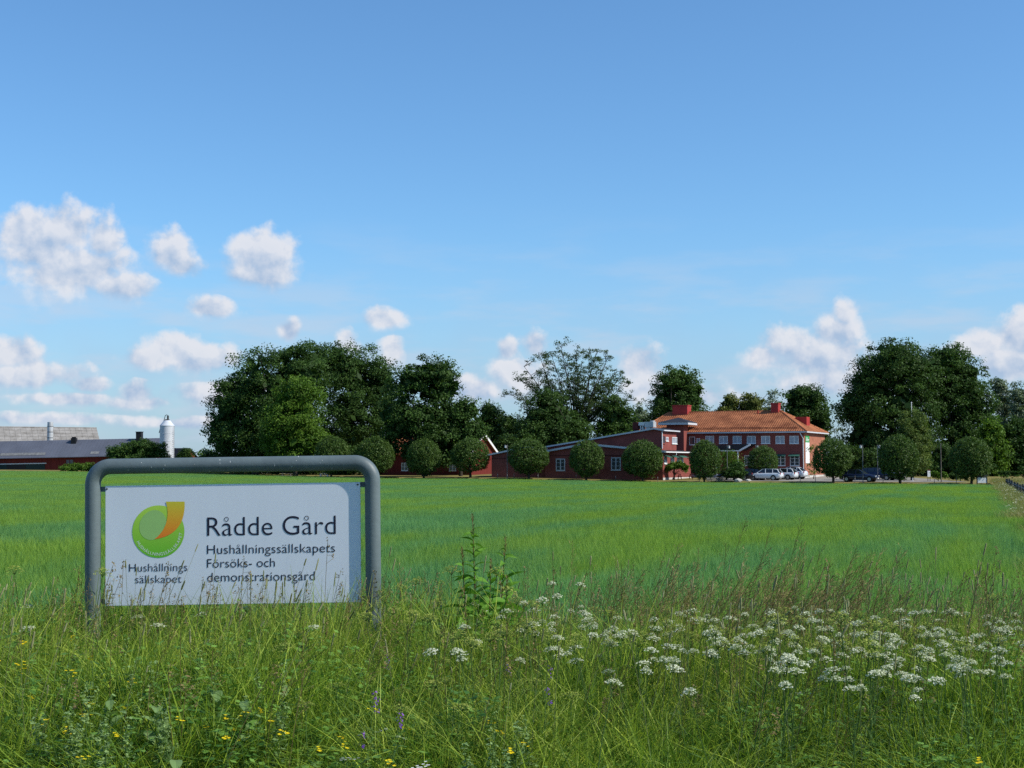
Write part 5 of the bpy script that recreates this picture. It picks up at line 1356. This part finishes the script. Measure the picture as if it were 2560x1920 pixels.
k = np.sin(x * 1.7 + 1) * np.cos(y * 1.3) + .5 * np.sin(x * 4.1 + y * 2.2) + (x < -.1) * .6 > .1
x, y = x[k], y[k]; n = len(x); hh = vheight(x, y)
scatter('leafy_herbs', np.stack([x, y, G(x, y)], -1), np.stack([rng.normal(0, .12, n), rng.normal(0, .12, n), rng.random(n) * 6.28], -1),
        np.stack([rng.uniform(.9, 1.4, n), rng.uniform(.9, 1.4, n), hh * rng.uniform(.75, 1.1, n)], -1), rng.integers(0, 5, n), [herb(560 + k) for k in range(5)], 'small green leafy weeds mixed through the verge grass', 'weeds')

# flowering grasses
def stalk(seed, kind):
    """one flowering stem about 0.9 m tall: returns stem+head quads"""
    rng = np.random.default_rng(seed); V = []; T = []
    H = rng.uniform(.85, 1.05); ln = rng.uniform(.03, .18); az = rng.normal(0, .5)
    def P(t): return np.array([math.cos(az) * ln * t * t * H, math.sin(az) * ln * t * t * H, H * t])
    def ribbon(a, b, w, c):
        d = b - a; s1 = np.cross(d, [.3, 1, .1]); s1 /= np.linalg.norm(s1) + 1e-9; s2 = np.cross(d, s1); s2 /= np.linalg.norm(s2) + 1e-9
        for s in (s1, s2):
            V.append([a - s * w, a + s * w, b + s * w, b - s * w]); T.append(c)
    ts = np.linspace(0, 1, 6)
    for a, b in zip(ts[:-1], ts[1:]): ribbon(P(a), P(b), .0013, .35)
    top = P(1.0); d = P(1.0) - P(.9); d /= np.linalg.norm(d)
    if kind == 'timothy':
        L = rng.uniform(.05, .11); r = .0042; k = 7
        prof = [(0, .4), (.12, 1), (.5, 1), (.88, .9), (1, .3)]
        s1 = np.cross(d, [1, 0, 0]); s1 /= np.linalg.norm(s1); s2 = np.cross(d, s1)
        for (t0, r0), (t1, r1) in zip(prof[:-1], prof[1:]):
            for q in range(6):
                a0, a1 = q * math.pi / 3, (q + 1) * math.pi / 3
                e0 = s1 * math.cos(a0) + s2 * math.sin(a0); e1 = s1 * math.cos(a1) + s2 * math.sin(a1)
                V.append([top + d * L * t0 + e0 * r * r0, top + d * L * t0 + e1 * r * r0, top + d * L * t1 + e1 * r * r1, top + d * L * t1 + e0 * r * r1]); T.append(rng.random())
    elif kind == 'cocksfoot':
        for q in range(rng.integers(4, 7)):
            p = P(1 - .045 * q); o = rng.normal(size=3) * .008; c = p + o + np.array([.012 * q * math.cos(az), 0, .004 * q])
            if q > 1: ribbon(p, c, .0008, .3)
            for w in range(8):
                v = c + rng.normal(size=3) * np.array([.006, .006, .010]); e = rng.normal(size=3); e /= np.linalg.norm(e); f = np.cross(e, [0, 0, 1.0]); f /= np.linalg.norm(f) + 1e-9
                V.append([v - e * .007, v - f * .004, v + e * .007, v + f * .004]); T.append(rng.random() * .6)
    else:   # drooping brome / false oat panicle
        for q in range(16):
            t = .70 + .30 * q / 16; p = P(t); s = rng.uniform(.02, .055) * (1.25 - (t - .7) * 2.6)
            a = az + rng.normal(0, .9); e = p + np.array([math.cos(a) * s, math.sin(a) * s * .6, s * rng.uniform(.6, 1.4)])
            ribbon(p, e, .0006, .4)
            dd = (e - p) / np.linalg.norm(e - p); w = np.cross(dd, [0, 1, .2]); w /= np.linalg.norm(w) + 1e-9
            V.append([e - dd * .004, e - w * .0024 + dd * .006, e + dd * .018, e + w * .0024 + dd * .006]); T.append(rng.random())
            e2 = p + (e - p) * .6; V.append([e2 - w * .002, e2 + dd * .006, e2 + w * .002 + dd * .014, e2 - dd * .002]); T.append(rng.random())
    m = {'timothy': 'timothy', 'cocksfoot': 'brown', 'brome': 'brown'}[kind]
    return quads(kind + '_stalk', np.array(V), np.array(T), GM[m])
def flowering(name, kind, n, xr, yr, hr, lean, seed, label, bias=None):
    rng = np.random.default_rng(seed); me = [stalk(seed * 10 + k, kind) for k in range(6)]
    x = rng.uniform(xr[0], xr[1], n); y = rng.uniform(yr[0], yr[1], n)
    if bias is not None:
        k = rng.random(n) < bias(x, y); x, y = x[k], y[k]; n = len(x)
    h = rng.uniform(hr[0], hr[1], n); h = np.where(rng.random(n) < .18, h * 1.14, h)
    rot = np.stack([rng.normal(0, .10, n), rng.normal(lean, .13, n), rng.normal(0, .8, n)], -1)
    sc_ = np.stack([rng.uniform(.9, 1.3, n)] * 2 + [h], -1)
    scatter(name, np.stack([x, y, G(x, y)], -1), rot, sc_, rng.integers(0, 6, n), me, label, 'grass')
side = lambda x, y: np.clip(.48 + .42 * sstep((x + .6) / 1.4), 0, 1) * np.clip(.25 + (y - 6.2) / 3.0, 0, 1)
flowering('timothy_grass', 'timothy', 1500, (-5.5, 5.5), (6.2, 12.3), (.62, .98), .03, 61, 'grey-green cylindrical grass heads standing over the verge', side)
flowering('cocksfoot_grass', 'cocksfoot', 900, (-5.5, 5.5), (6.4, 12.4), (.62, 1.0), .04, 62, 'dark clotted grass heads scattered over the verge', side)
flowering('brome_grass', 'brome', 900, (-5.5, 5.5), (6.4, 12.4), (.62, 1.0), .10, 63, 'brown feathery grass heads leaning over the verge', side)
flowering('brown_brome_stand', 'brome', 230, (.5, 2.5), (9.0, 12.2), (.85, 1.28), .42, 64, 'dense stand of brown grass leaning to the right beside the flowers')
flowering('sign_front_grass', 'cocksfoot', 46, (-2.9, -.95), (9.1, 9.8), (.80, 1.12), .05, 65, 'dark grass heads standing against the white sign panel')
flowering('sign_front_timothy', 'timothy', 52, (-2.9, -.95), (9.0, 9.8), (.76, 1.05), .05, 66, 'green-grey grass heads standing against the white sign panel')
# pale bent dead stalks
def dry_stalk(seed):
    rng = np.random.default_rng(seed); mb = MB(); L = .55; p = Vector((0, 0, 0)); d = Vector((.1, 0, 1)); path = [p.copy()]
    for k in range(9):
        p = p + d.normalized() * L / 9; path.append(p.copy()); d = d + Vector((.22 + .1 * rng.random(), rng.normal(0, .12), -.12 * k * .5))
    mb.tube(path, [.0022] * 6 + [.003, .0045, .0045, .002], 4)
    V = []; T = []
    for k in range(16):
        c = np.array(path[5 + k % 5]) + rng.normal(0, .006, 3); e = rng.normal(size=3) * .008; f = np.cross(e, [0, 1, 0]) * .5
        V.append([c - e, c - f, c + e, c + f]); T.append(rng.random())
    return mb.mesh('stem', GM['straw'], True), quads('seed_head', np.array(V), np.array(T), GM['straw'])
DS = [dry_stalk(700 + k) for k in range(4)]
rr = random.Random(77)
for i, (px, py) in enumerate(((625, 1590), (640, 1612), (735, 1590), (850, 1700), (720, 1815), (1130, 1845), (1160, 1680), (1255, 1735), (1500, 1830), (1585, 1850), (1660, 1800), (1700, 1790), (1480, 1885), (1920, 1820), (2150, 1850), (2170, 1800), (2440, 1880), (2540, 1760), (1930, 1830), (890, 1720))):
    h = .45 if py < 1750 else .32; Y = (1.65 - h) * F / (py - 1160); x = sx(px, Y)
    T = thing('dry_grass_stalk', 'pale dry bent grass stalk lying over the green verge', 'grass stalk', (x, Y, g(x, Y) + h - .42), rr.uniform(0, 6.28), 'pale dry stalks on the verge')
    a, b = DS[i % 4]; link('stem', a, T); link('seed_head', b, T)
    T.rotation_euler = (rr.uniform(-.4, .4), rr.uniform(-.4, .4), rr.uniform(0, 6.28))

# ------------------------------------------------------------------ flowers
def umbel_mesh(seed, green):
    rng = np.random.default_rng(seed); mb = MB(); V = []; T = []
    h = .80; n = 15 if not green else 18; R_ = .040 if not green else .052
    mb.tube([(0, 0, 0), (.008, 0, h * .4), (-.004, .004, h * .75), (0, 0, h)], [.0032, .0028, .0024, .002], 5)
    for k in range(n):
        a = k * 2.399; r = R_ * math.sqrt((k + .5) / n); z = h + .050 - r * r * 14
        mb.tube([(0, 0, h), (r * .55 * math.cos(a), r * .55 * math.sin(a), h + .028), (r * math.cos(a), r * math.sin(a), z)], .0007, 3, caps=False)
        c = np.array([r * math.cos(a), r * math.sin(a), z])
        for q in range(11):
            f = c + rng.normal(size=3) * np.array([.0055, .0055, .002]); nn = np.array([rng.normal() * .5, rng.normal() * .5, 1.0]); nn /= np.linalg.norm(nn)
            e = np.cross(nn, rng.normal(size=3)); e /= np.linalg.norm(e); g_ = np.cross(nn, e); s = .0042 if not green else .0030
            V.append([f - e * s, f - g_ * s, f + e * s, f + g_ * s]); T.append(rng.random())
    # a side umbel and feathery leaves lower down
    for k in range(12):
        z = h * rng.uniform(.25, .7); a = rng.random() * 6.28; L = rng.uniform(.05, .12)
        p = np.array([0, 0, z]); e = p + np.array([math.cos(a) * L, math.sin(a) * L, L * .35]); w = np.cross(e - p, [0, 0, 1.0]); w = w / np.linalg.norm(w) * .004
        mb.quad(tuple(p), tuple(p + (e - p) * .5 + w), tuple(e), tuple(p + (e - p) * .5 - w))
    me = quads('umbel', np.array(V), np.array(T), GM['greenumbel' if green else 'umbel'])
    return mb.mesh('stem', GM['stem']), me
UW = [umbel_mesh(800 + k, False) for k in range(5)]; UG = [umbel_mesh(820 + k, True) for k in range(4)]
def plant(name, label, cat, grp, px, py, h, meshes, names, scl=None, rr=random.Random(5), hm=.845):
    Y = (1.65 - h) * F / max(py - 1160, 60); 
    if Y > 12.6: Y = 12.6; h = 1.65 - (py - 1160) * Y / F
    x = sx(px, Y); z = g(x, Y)
    T = thing(name, label, cat, (x, Y, z), rr.uniform(0, 6.28), grp)
    for m_, n_ in zip(meshes, names): link(n_, m_, T)
    s = max(.35, (h - z) / hm); w = scl or 1.0
    T.rotation_euler = (rr.uniform(-.24, .24), rr.uniform(-.24, .26), rr.uniform(0, 6.28)); T.scale = (w, w, s)
    return T
rr = random.Random(91)
WL = 'white flat-topped umbel flower among the tall grass right of the sign'; WG_ = 'white umbels right of the sign'
spots = []
for k in range(104): spots.append((rr.uniform(1400, 1960), min(1690, max(1512, rr.gauss(1578, 42)))))
for k in range(158): spots.append((rr.uniform(1930, 2575), min(1740, max(1520, rr.gauss(1592, 52)))))
for k in range(22): spots.append((rr.uniform(1110, 1450), rr.uniform(1500, 1640)))
spots += [(1345, 1450), (1352, 1478), (1385, 1472), (1350, 1512), (1380, 1535), (1235, 1507), (1300, 1500), (1120, 1555), (2240, 1535), (2255, 1552), (1735, 1540), (1710, 1532), (1700, 1580), (1380, 1448)]
for i, (px, py) in enumerate(spots):
    plant('white_umbel', WL, 'flower', WG_, px, py, rr.uniform(.60, .80) if py > 1500 else rr.uniform(.72, .9), UW[i % 5], ('stem', 'umbel'), rr.uniform(.55, 1.0), rr)
for (px, py, lab) in ((98, 1508, 'large white umbel left of the left sign post'), (122, 1556, 'lower white umbel near the left edge below the large one'), (372, 1556, 'bright white umbel hanging under the left part of the sign panel'),
                      (378, 1535, 'upper white umbel under the left part of the sign panel'), (552, 1508, 'white umbel against the bottom edge of the sign panel'), (575, 1520, 'small white umbel right beside the one at the panel bottom edge'), (835, 1545, 'faint white umbel near the right sign post')):
    plant('white_umbel', lab, 'flower', 'white umbels near the sign', px, py, .66, UW[int(px) % 5], ('stem', 'umbel'), 1.1, rr)
for k in range(140):
    if k < 104: px, py = rr.uniform(1000, 2570), rr.gauss(1560, 42)
    elif k < 128: px, py = rr.uniform(700, 1450), rr.uniform(1560, 1760)
    else: px, py = rr.uniform(960, 1080), rr.uniform(1440, 1510)
    py = max(py, 1470) if k < 104 else py
    plant('green_umbel', 'yellow-green umbel going to seed among the verge grass', 'flower', 'yellow-green umbels on the verge', px, py, rr.uniform(.66, .86) if py < 1600 else .55, UG[k % 4], ('stem', 'umbel'), rr.uniform(.8, 1.2), rr)
for (px, py, lab) in ((90, 1398, 'tall yellowish umbel standing left of the sign post'), (195, 1412, 'dark green umbel just left of the left sign post'), (1140, 1415, 'yellow-green umbel left of the willowherb stem'), (1182, 1411, 'yellow-green umbel in front of the willowherb stem'), (1187, 1436, 'lower yellow-green umbel in front of the willowherb'), (2132, 1510, 'yellow-green umbel rising over the white flower band'), (1850, 1520, 'broad yellow-green umbel before the blue-green crop')):
    plant('green_umbel', lab, 'flower', 'tall yellow-green umbels', px, py, .98, UG[int(px) % 4], ('stem', 'umbel'), 1.15, rr)
# small flowers: stem with a cluster of petals
def small_flower(seed, kind):
    rng = np.random.default_rng(seed); mb = MB(); V = []; T = []; H = .5
    mb.tube([(0, 0, 0), (.01, .004, H * .5), (0, 0, H)], [.0018, .0015, .0012], 4)
    for k in range(9):
        a = rng.random() * 6.28; z = H * rng.uniform(.2, .8); L = .05; w = .006
        mb.quad((0, 0, z), (L * .5 * math.cos(a) - w * math.sin(a), L * .5 * math.sin(a) + w * math.cos(a), z + .02), (L * math.cos(a), L * math.sin(a), z + .02), (L * .5 * math.cos(a) + w * math.sin(a), L * .5 * math.sin(a) - w * math.cos(a), z + .02))
    def petal_ring(c, n, r, w, tilt):
        for q in range(n):
            a = q * 6.283 / n + rng.random() * .3; u = np.array([math.cos(a), math.sin(a), tilt]); s = np.array([-math.sin(a), math.cos(a), 0])
            V.append([c, c + u * r * .6 + s * w, c + u * r, c + u * r * .6 - s * w]); T.append(rng.random())
    if kind == 'yellow':
        for k in range(5): petal_ring(np.array([rng.normal(0, .011), rng.normal(0, .011), H + rng.uniform(-.012, .018)]), 5, .0085, .0042, .35)
    elif kind == 'purple':
        for k in range(22):
            t = rng.random(); a = rng.random() * 6.28; c = np.array([math.cos(a) * .009, math.sin(a) * .009, H - .05 + .075 * t]); u = np.array([math.cos(a), math.sin(a), -.6]) * .010; s = np.array([-math.sin(a), math.cos(a), .2]) * .0035
            V.append([c, c + u * .5 + s, c + u, c + u * .5 - s]); T.append(t)
    else:
        for k in range(13): petal_ring(np.array([rng.normal(0, .018), rng.normal(0, .018), H + rng.uniform(-.004, .006)]), 5, .0062, .003, .15)
    return mb.mesh('stem', GM['stem']), quads('flower_head', np.array(V), np.array(T), GM[{'yellow': 'yellow', 'purple': 'purple', 'white': 'whitepetal'}[kind]])
YF = [small_flower(850 + k, 'yellow') for k in range(4)]; PF_ = [small_flower(860 + k, 'purple') for k in range(3)]; WF = [small_flower(870 + k, 'white') for k in range(3)]
yel = [(4, 1617), (102, 1592), (168, 1588), (120, 1672), (41, 1670), (28, 1653), (169, 1684), (289, 1687), (293, 1712), (261, 1638), (127, 1731), (193, 1757), (197, 1780), (148, 1807), (187, 1808), (232, 1785), (270, 1763), (398, 1780), (325, 1811), (165, 1882), (550, 1767), (570, 1783), (619, 1765), (541, 1816), (570, 1816), (551, 1808), (658, 1683),
       (674, 1808), (815, 1834), (833, 1843), (780, 1851), (984, 1815), (979, 1880), (980, 1903), (1046, 1910), (1165, 1905), (1200, 1816), (1223, 1795), (1242, 1848), (899, 1767), (1338, 1844), (2458, 1880), (657, 1790), (662, 1838)]
for i, (px, py) in enumerate(yel):
    plant('yellow_flower', 'small yellow flower cluster low in the verge grass', 'flower', 'yellow flowers in the verge grass', px, py, .66 if py < 1680 else (.52 if py < 1790 else .42), YF[i % 4], ('stem', 'flower_head'), rr.uniform(.9, 1.3), rr, .51)
for i, (px, py, lab) in enumerate(((936, 1732, 'violet vetch spike below the right sign post'), (953, 1745, 'violet vetch spike just right of the other below the sign post'), (918, 1722, 'left violet vetch spike of the group below the sign post'), (906, 1816, 'low violet vetch spike near two yellow flowers'), (1346, 1637, 'round purple flower left of the white umbel band'), (1365, 1652, 'faint violet spike beside the round purple flower'), (1434, 1700, 'lone violet spike below the white umbel band'), (953, 1625, 'faint violet spike at the foot of the right sign post'))):
    plant('violet_flower', lab, 'flower', 'violet flowers', px, py, .60 if py < 1800 else .5, PF_[i % 3], ('stem', 'flower_head'), .95, rr, .52)
for i, (px, py, lab) in enumerate(((1073, 1641, 'white yarrow head right of the sign post, upper left of three'), (1130, 1648, 'white yarrow head right of the sign post, upper right of three'), (1065, 1697, 'white yarrow head right of the sign post, lowest of three'), (950, 1831, 'white flower spray near the bottom beside the violet vetch'), (880, 1889, 'small white flower at the bottom left of the middle'), (1090, 1897, 'small white flower at the bottom centre'), (1025, 1808, 'white flower head above the bottom white ones'), (2218, 1708, 'white yarrow head low in the right grass'), (1985, 1725, 'white yarrow head in the grass under the white band'))):
    plant('white_flower', lab, 'flower', 'small white flowers', px, py, .44, WF[i % 3], ('stem', 'flower_head'), 1.2, rr, .505)
# willowherb: tall leafy stems right of the sign
def leaf_mesh():
    mb = MB(); prev = None
    for k in range(6):
        t = k / 5; w = .017 * math.sin(math.pi * min(.98, t * .9 + .08)); z = .04 * t - .085 * t * t
        cur = ((.105 * t, -w, z), (.105 * t, 0, z - w * .3), (.105 * t, w, z))
        if prev: mb.quad(prev[0], prev[1], cur[1], cur[0]); mb.quad(prev[1], prev[2], cur[2], cur[1])
        prev = cur
    me = mb.mesh('leaf', GM['fireweed'], True)
    a = me.attributes.new('tint', 'FLOAT', 'POINT'); a.data.foreach_set('value', np.full(len(me.vertices), .55, np.float32)); return me
LEAF = leaf_mesh()
def willowherb(px, top_py, Y, n, label, lean, seed):
    rr = random.Random(seed); x = sx(px, Y); z = g(x, Y); H = at(px, top_py, Y).z - z
    T = thing('willowherb', label, 'plant', (x, Y, z), 0, 'willowherb stems right of the sign')
    def P(t): return Vector((lean * (t - .5) * H * .3, .02 * math.sin(t * 3), H * t))
    mb = MB(); mb.tube([P(k / 8) for k in range(9)], [.006, .006, .0055, .005, .0045, .004, .0032, .0024, .0012], 6); mb.build('stem', GM['redstem'], T, True)
    for k in range(n):
        t = .28 + .66 * k / n; o = link('leaf', LEAF, T, loc=P(t)); s = 1.6 * (1 - max(0, (t - .66)) * 2.1) * rr.uniform(.8, 1.15)
        o.rotation_euler = (rr.uniform(-1.0, 1.0), rr.uniform(-.8, .2) - .6 * max(0, t - .7), k * 2.4 + rr.uniform(-.3, .3)); o.scale = (s, s, s)
    V = []; Tn = []; rng = np.random.default_rng(seed)
    for k in range(34):
        t = .88 + .12 * rng.random(); c = np.array(P(t)); a = rng.random() * 6.28; u = np.array([math.cos(a) * .5, math.sin(a) * .5, .8]) * .03 * (1.2 - t) * 5; s = np.array([-math.sin(a), math.cos(a), 0]) * .0025
        V.append([c, c + u * .5 + s, c + u, c + u * .5 - s]); Tn.append(rng.random())
    link('bud_spike', quads('bud_spike', np.array(V), np.array(Tn), GM['redstem']), T)
willowherb(1190, 1288, 9.7, 48, 'tallest willowherb with drooping leaves right of the sign', -.12, 1)
willowherb(1250, 1340, 9.9, 42, 'second willowherb stem, right of the tallest', .22, 2)
willowherb(1168, 1372, 9.5, 30, 'shorter willowherb stem left of the tallest', -.2, 3)
willowherb(1222, 1400, 9.6, 30, 'short willowherb stem between the two tall ones', .1, 4)
willowherb(1262, 1440, 9.4, 28, 'lowest willowherb stem right of the others', .1, 5)
# grey-green goosefoot weeds in front of the sign
def goosefoot(seed):
    rng = np.random.default_rng(seed); mb = MB(); H = .5; V = []; T = []
    mb.tube([(0, 0, 0), (.01, 0, H * .5), (0, .01, H)], [.004, .003, .0015], 5)
    for k in range(26):
        t = .12 + .8 * k / 26; a = k * 2.4; L = .055 * (1.25 - t); c = np.array([0, 0, H * t]); u = np.array([math.cos(a), math.sin(a), .25 + rng.normal(0, .2)]) * L; s = np.array([-math.sin(a), math.cos(a), 0]) * L * .36
        V.append([c + u * .25, c + u * .8 + s, c + u * 1.35, c + u * .8 - s]); T.append(rng.random() * .5)
        if t > .45:
            for q in range(9):
                b = c + u * rng.uniform(.2, 1.1) + np.array([0, 0, .03 * rng.random()]); e = rng.normal(size=3) * .004; f = np.cross(e, [0, 0, 1.0])
                V.append([b - e, b - f, b + e, b + f]); T.append(.6 + .4 * rng.random())
    for q in range(46):
        b = np.array([rng.normal(0, .007), rng.normal(0, .007), H * rng.uniform(.8, 1.06)]); e = rng.normal(size=3) * .004; f = np.cross(e, [0, 0, 1.0])
        V.append([b - e, b - f, b + e, b + f]); T.append(.6 + .4 * rng.random())
    return mb.mesh('stem', GM['stem']), quads('leaves', np.array(V), np.array(T), GM['weed'])
GF = [goosefoot(900 + k) for k in range(4)]
for k in range(52):
    px, py = (rr.gauss(330, 110), rr.uniform(1580, 1800)) if k < 38 else ((rr.gauss(690, 40), rr.uniform(1640, 1760)) if k < 44 else (rr.uniform(1180, 1330), rr.uniform(1720, 1880)))
    plant('goosefoot', 'grey-green mealy weed in the grass in front of the sign', 'plant', 'grey-green weeds in front of the sign', px, py, .62 if py < 1660 else .52, GF[k % 4], ('stem', 'leaves'), rr.uniform(.9, 1.4), rr, .52)
# broad round leaves showing low in the grass
mb = MB(); n_ = 9
for k in range(n_): pass
def dock_leaf():
    mb = MB(); prev = None
    for k in range(7):
        t = k / 6; w = .028 * math.sin(math.pi * (t * .92 + .04)) ** .7; z = .06 * t - .05 * t * t; cur = ((.11 * t, -w, z + w * .2), (.11 * t, 0, z), (.11 * t, w, z + w * .2))
        if prev: mb.quad(prev[0], prev[1], cur[1], cur[0]); mb.quad(prev[1], prev[2], cur[2], cur[1])
        prev = cur
    me = mb.mesh('leaf', GM['weed'], True); a = me.attributes.new('tint', 'FLOAT', 'POINT'); a.data.foreach_set('value', np.full(len(me.vertices), .45, np.float32)); return me
DL = dock_leaf()
for i, (px, py) in enumerate(((230, 1690), (285, 1735), (400, 1745), (230, 1650), (550, 1715), (1290, 1905), (1300, 1850), (450, 1890), (620, 1740), (720, 1700))):
    h = .52 if py < 1760 else .38; Y = (1.65 - h) * F / (py - 1160); x = sx(px, Y); z = g(x, Y)
    T = thing('broadleaf_weed', 'low weed with broad rounded leaves among the verge grass', 'plant', (x, Y, z + h - .34), 0, 'broad-leaved weeds in the verge')
    mb = MB(); mb.tube([(0, 0, -.1), (0, 0, .3)], [.004, .002], 5); mb.build('stem', GM['stem'], T)
    for k in range(7):
        o = link('leaf', DL, T, loc=(0, 0, .12 + .03 * k)); o.rotation_euler = (rr.uniform(-.2, .2), rr.uniform(-.5, .2), k * 2.4); s = rr.uniform(.7, 1.1); o.scale = (s, s, s)

# ------------------------------------------------------------------ rough strip and meadow beside the field at the right
GM['rough'] = leaf_mat('rough_dry_grass', (0.17, 0.17, 0.05), (0.42, 0.36, 0.16), trans=.3, patch=((.10, .15, .035), (.30, .32, .10)), patch_scale=.25)
def rough_tile(seed, flowers):
    rng = np.random.default_rng(seed); V, T, i = blades(rng, 900, 1.0, (.35, .75), (.007, .014), .25, .6, 3); b = rng.random(900)
    t = np.repeat(b[i][:, None], 4, 1)
    me = quads('rough_tile', V, t, GM['rough'])
    if flowers:
        k = 420; c = np.stack([rng.uniform(-1, 1, k), rng.uniform(-1, 1, k), rng.uniform(.4, .72, k)], -1); s = .02
        c = np.repeat(c[:12], 9, 0) + rng.normal(0, .03, (108, 3)) * np.array([1, 1, .3])
        e = rng.normal(size=(len(c), 3)) * np.array([1, 1, .3]); e /= np.linalg.norm(e, axis=1)[:, None]; f = np.cross(e, [0, 0, 1.0])
        V2 = np.stack([c - e * s, c - f * s, c + e * s, c + f * s], 1)
        me = quads('rough_tile', np.concatenate([V, V2]), np.concatenate([t, np.ones((len(V2), 4))]), GM['rough']); me.materials.append(GM['umbel'])
        mi = np.zeros(len(me.polygons), np.int32); mi[len(V):] = 1; me.polygons.foreach_set('material_index', mi)
    return me
rng = np.random.default_rng(44); P = []
for yy in np.arange(16, 172, 1.8):
    xx = np.arange(right_edge(yy) + 1.0 + .7 * math.sin(yy * .31) * math.sin(yy * .13 + 1), min(right_edge(yy) + 26, .52 * yy + 6), 1.8)
    if len(xx): P.append(np.stack([xx + rng.uniform(-.3, .3, len(xx)), np.full(len(xx), yy) + rng.uniform(-.3, .3, len(xx))], -1))
P = np.concatenate(P); n = len(P)
near_edge = ((P[:, 0] - right_edge(P[:, 1])) < 4.0) & (P[:, 1] > 45)
idx = np.where(near_edge & (rng.random(n) < .55), rng.integers(0, 2, n), 2 + rng.integers(0, 2, n))
scatter('rough_meadow', np.stack([P[:, 0], P[:, 1], G(P[:, 0], P[:, 1])], -1), np.stack([np.zeros(n), np.zeros(n), rng.integers(0, 4, n) * 1.5708], -1),
        np.stack([np.ones(n), np.ones(n), np.where(near_edge, 1.0, .75) * rng.uniform(.8, 1.15, n)], -1), idx, [rough_tile(1, True), rough_tile(2, True), rough_tile(3, False), rough_tile(4, False)],
        'rough brownish grass and white flowers beside the field at the right edge', 'grass')
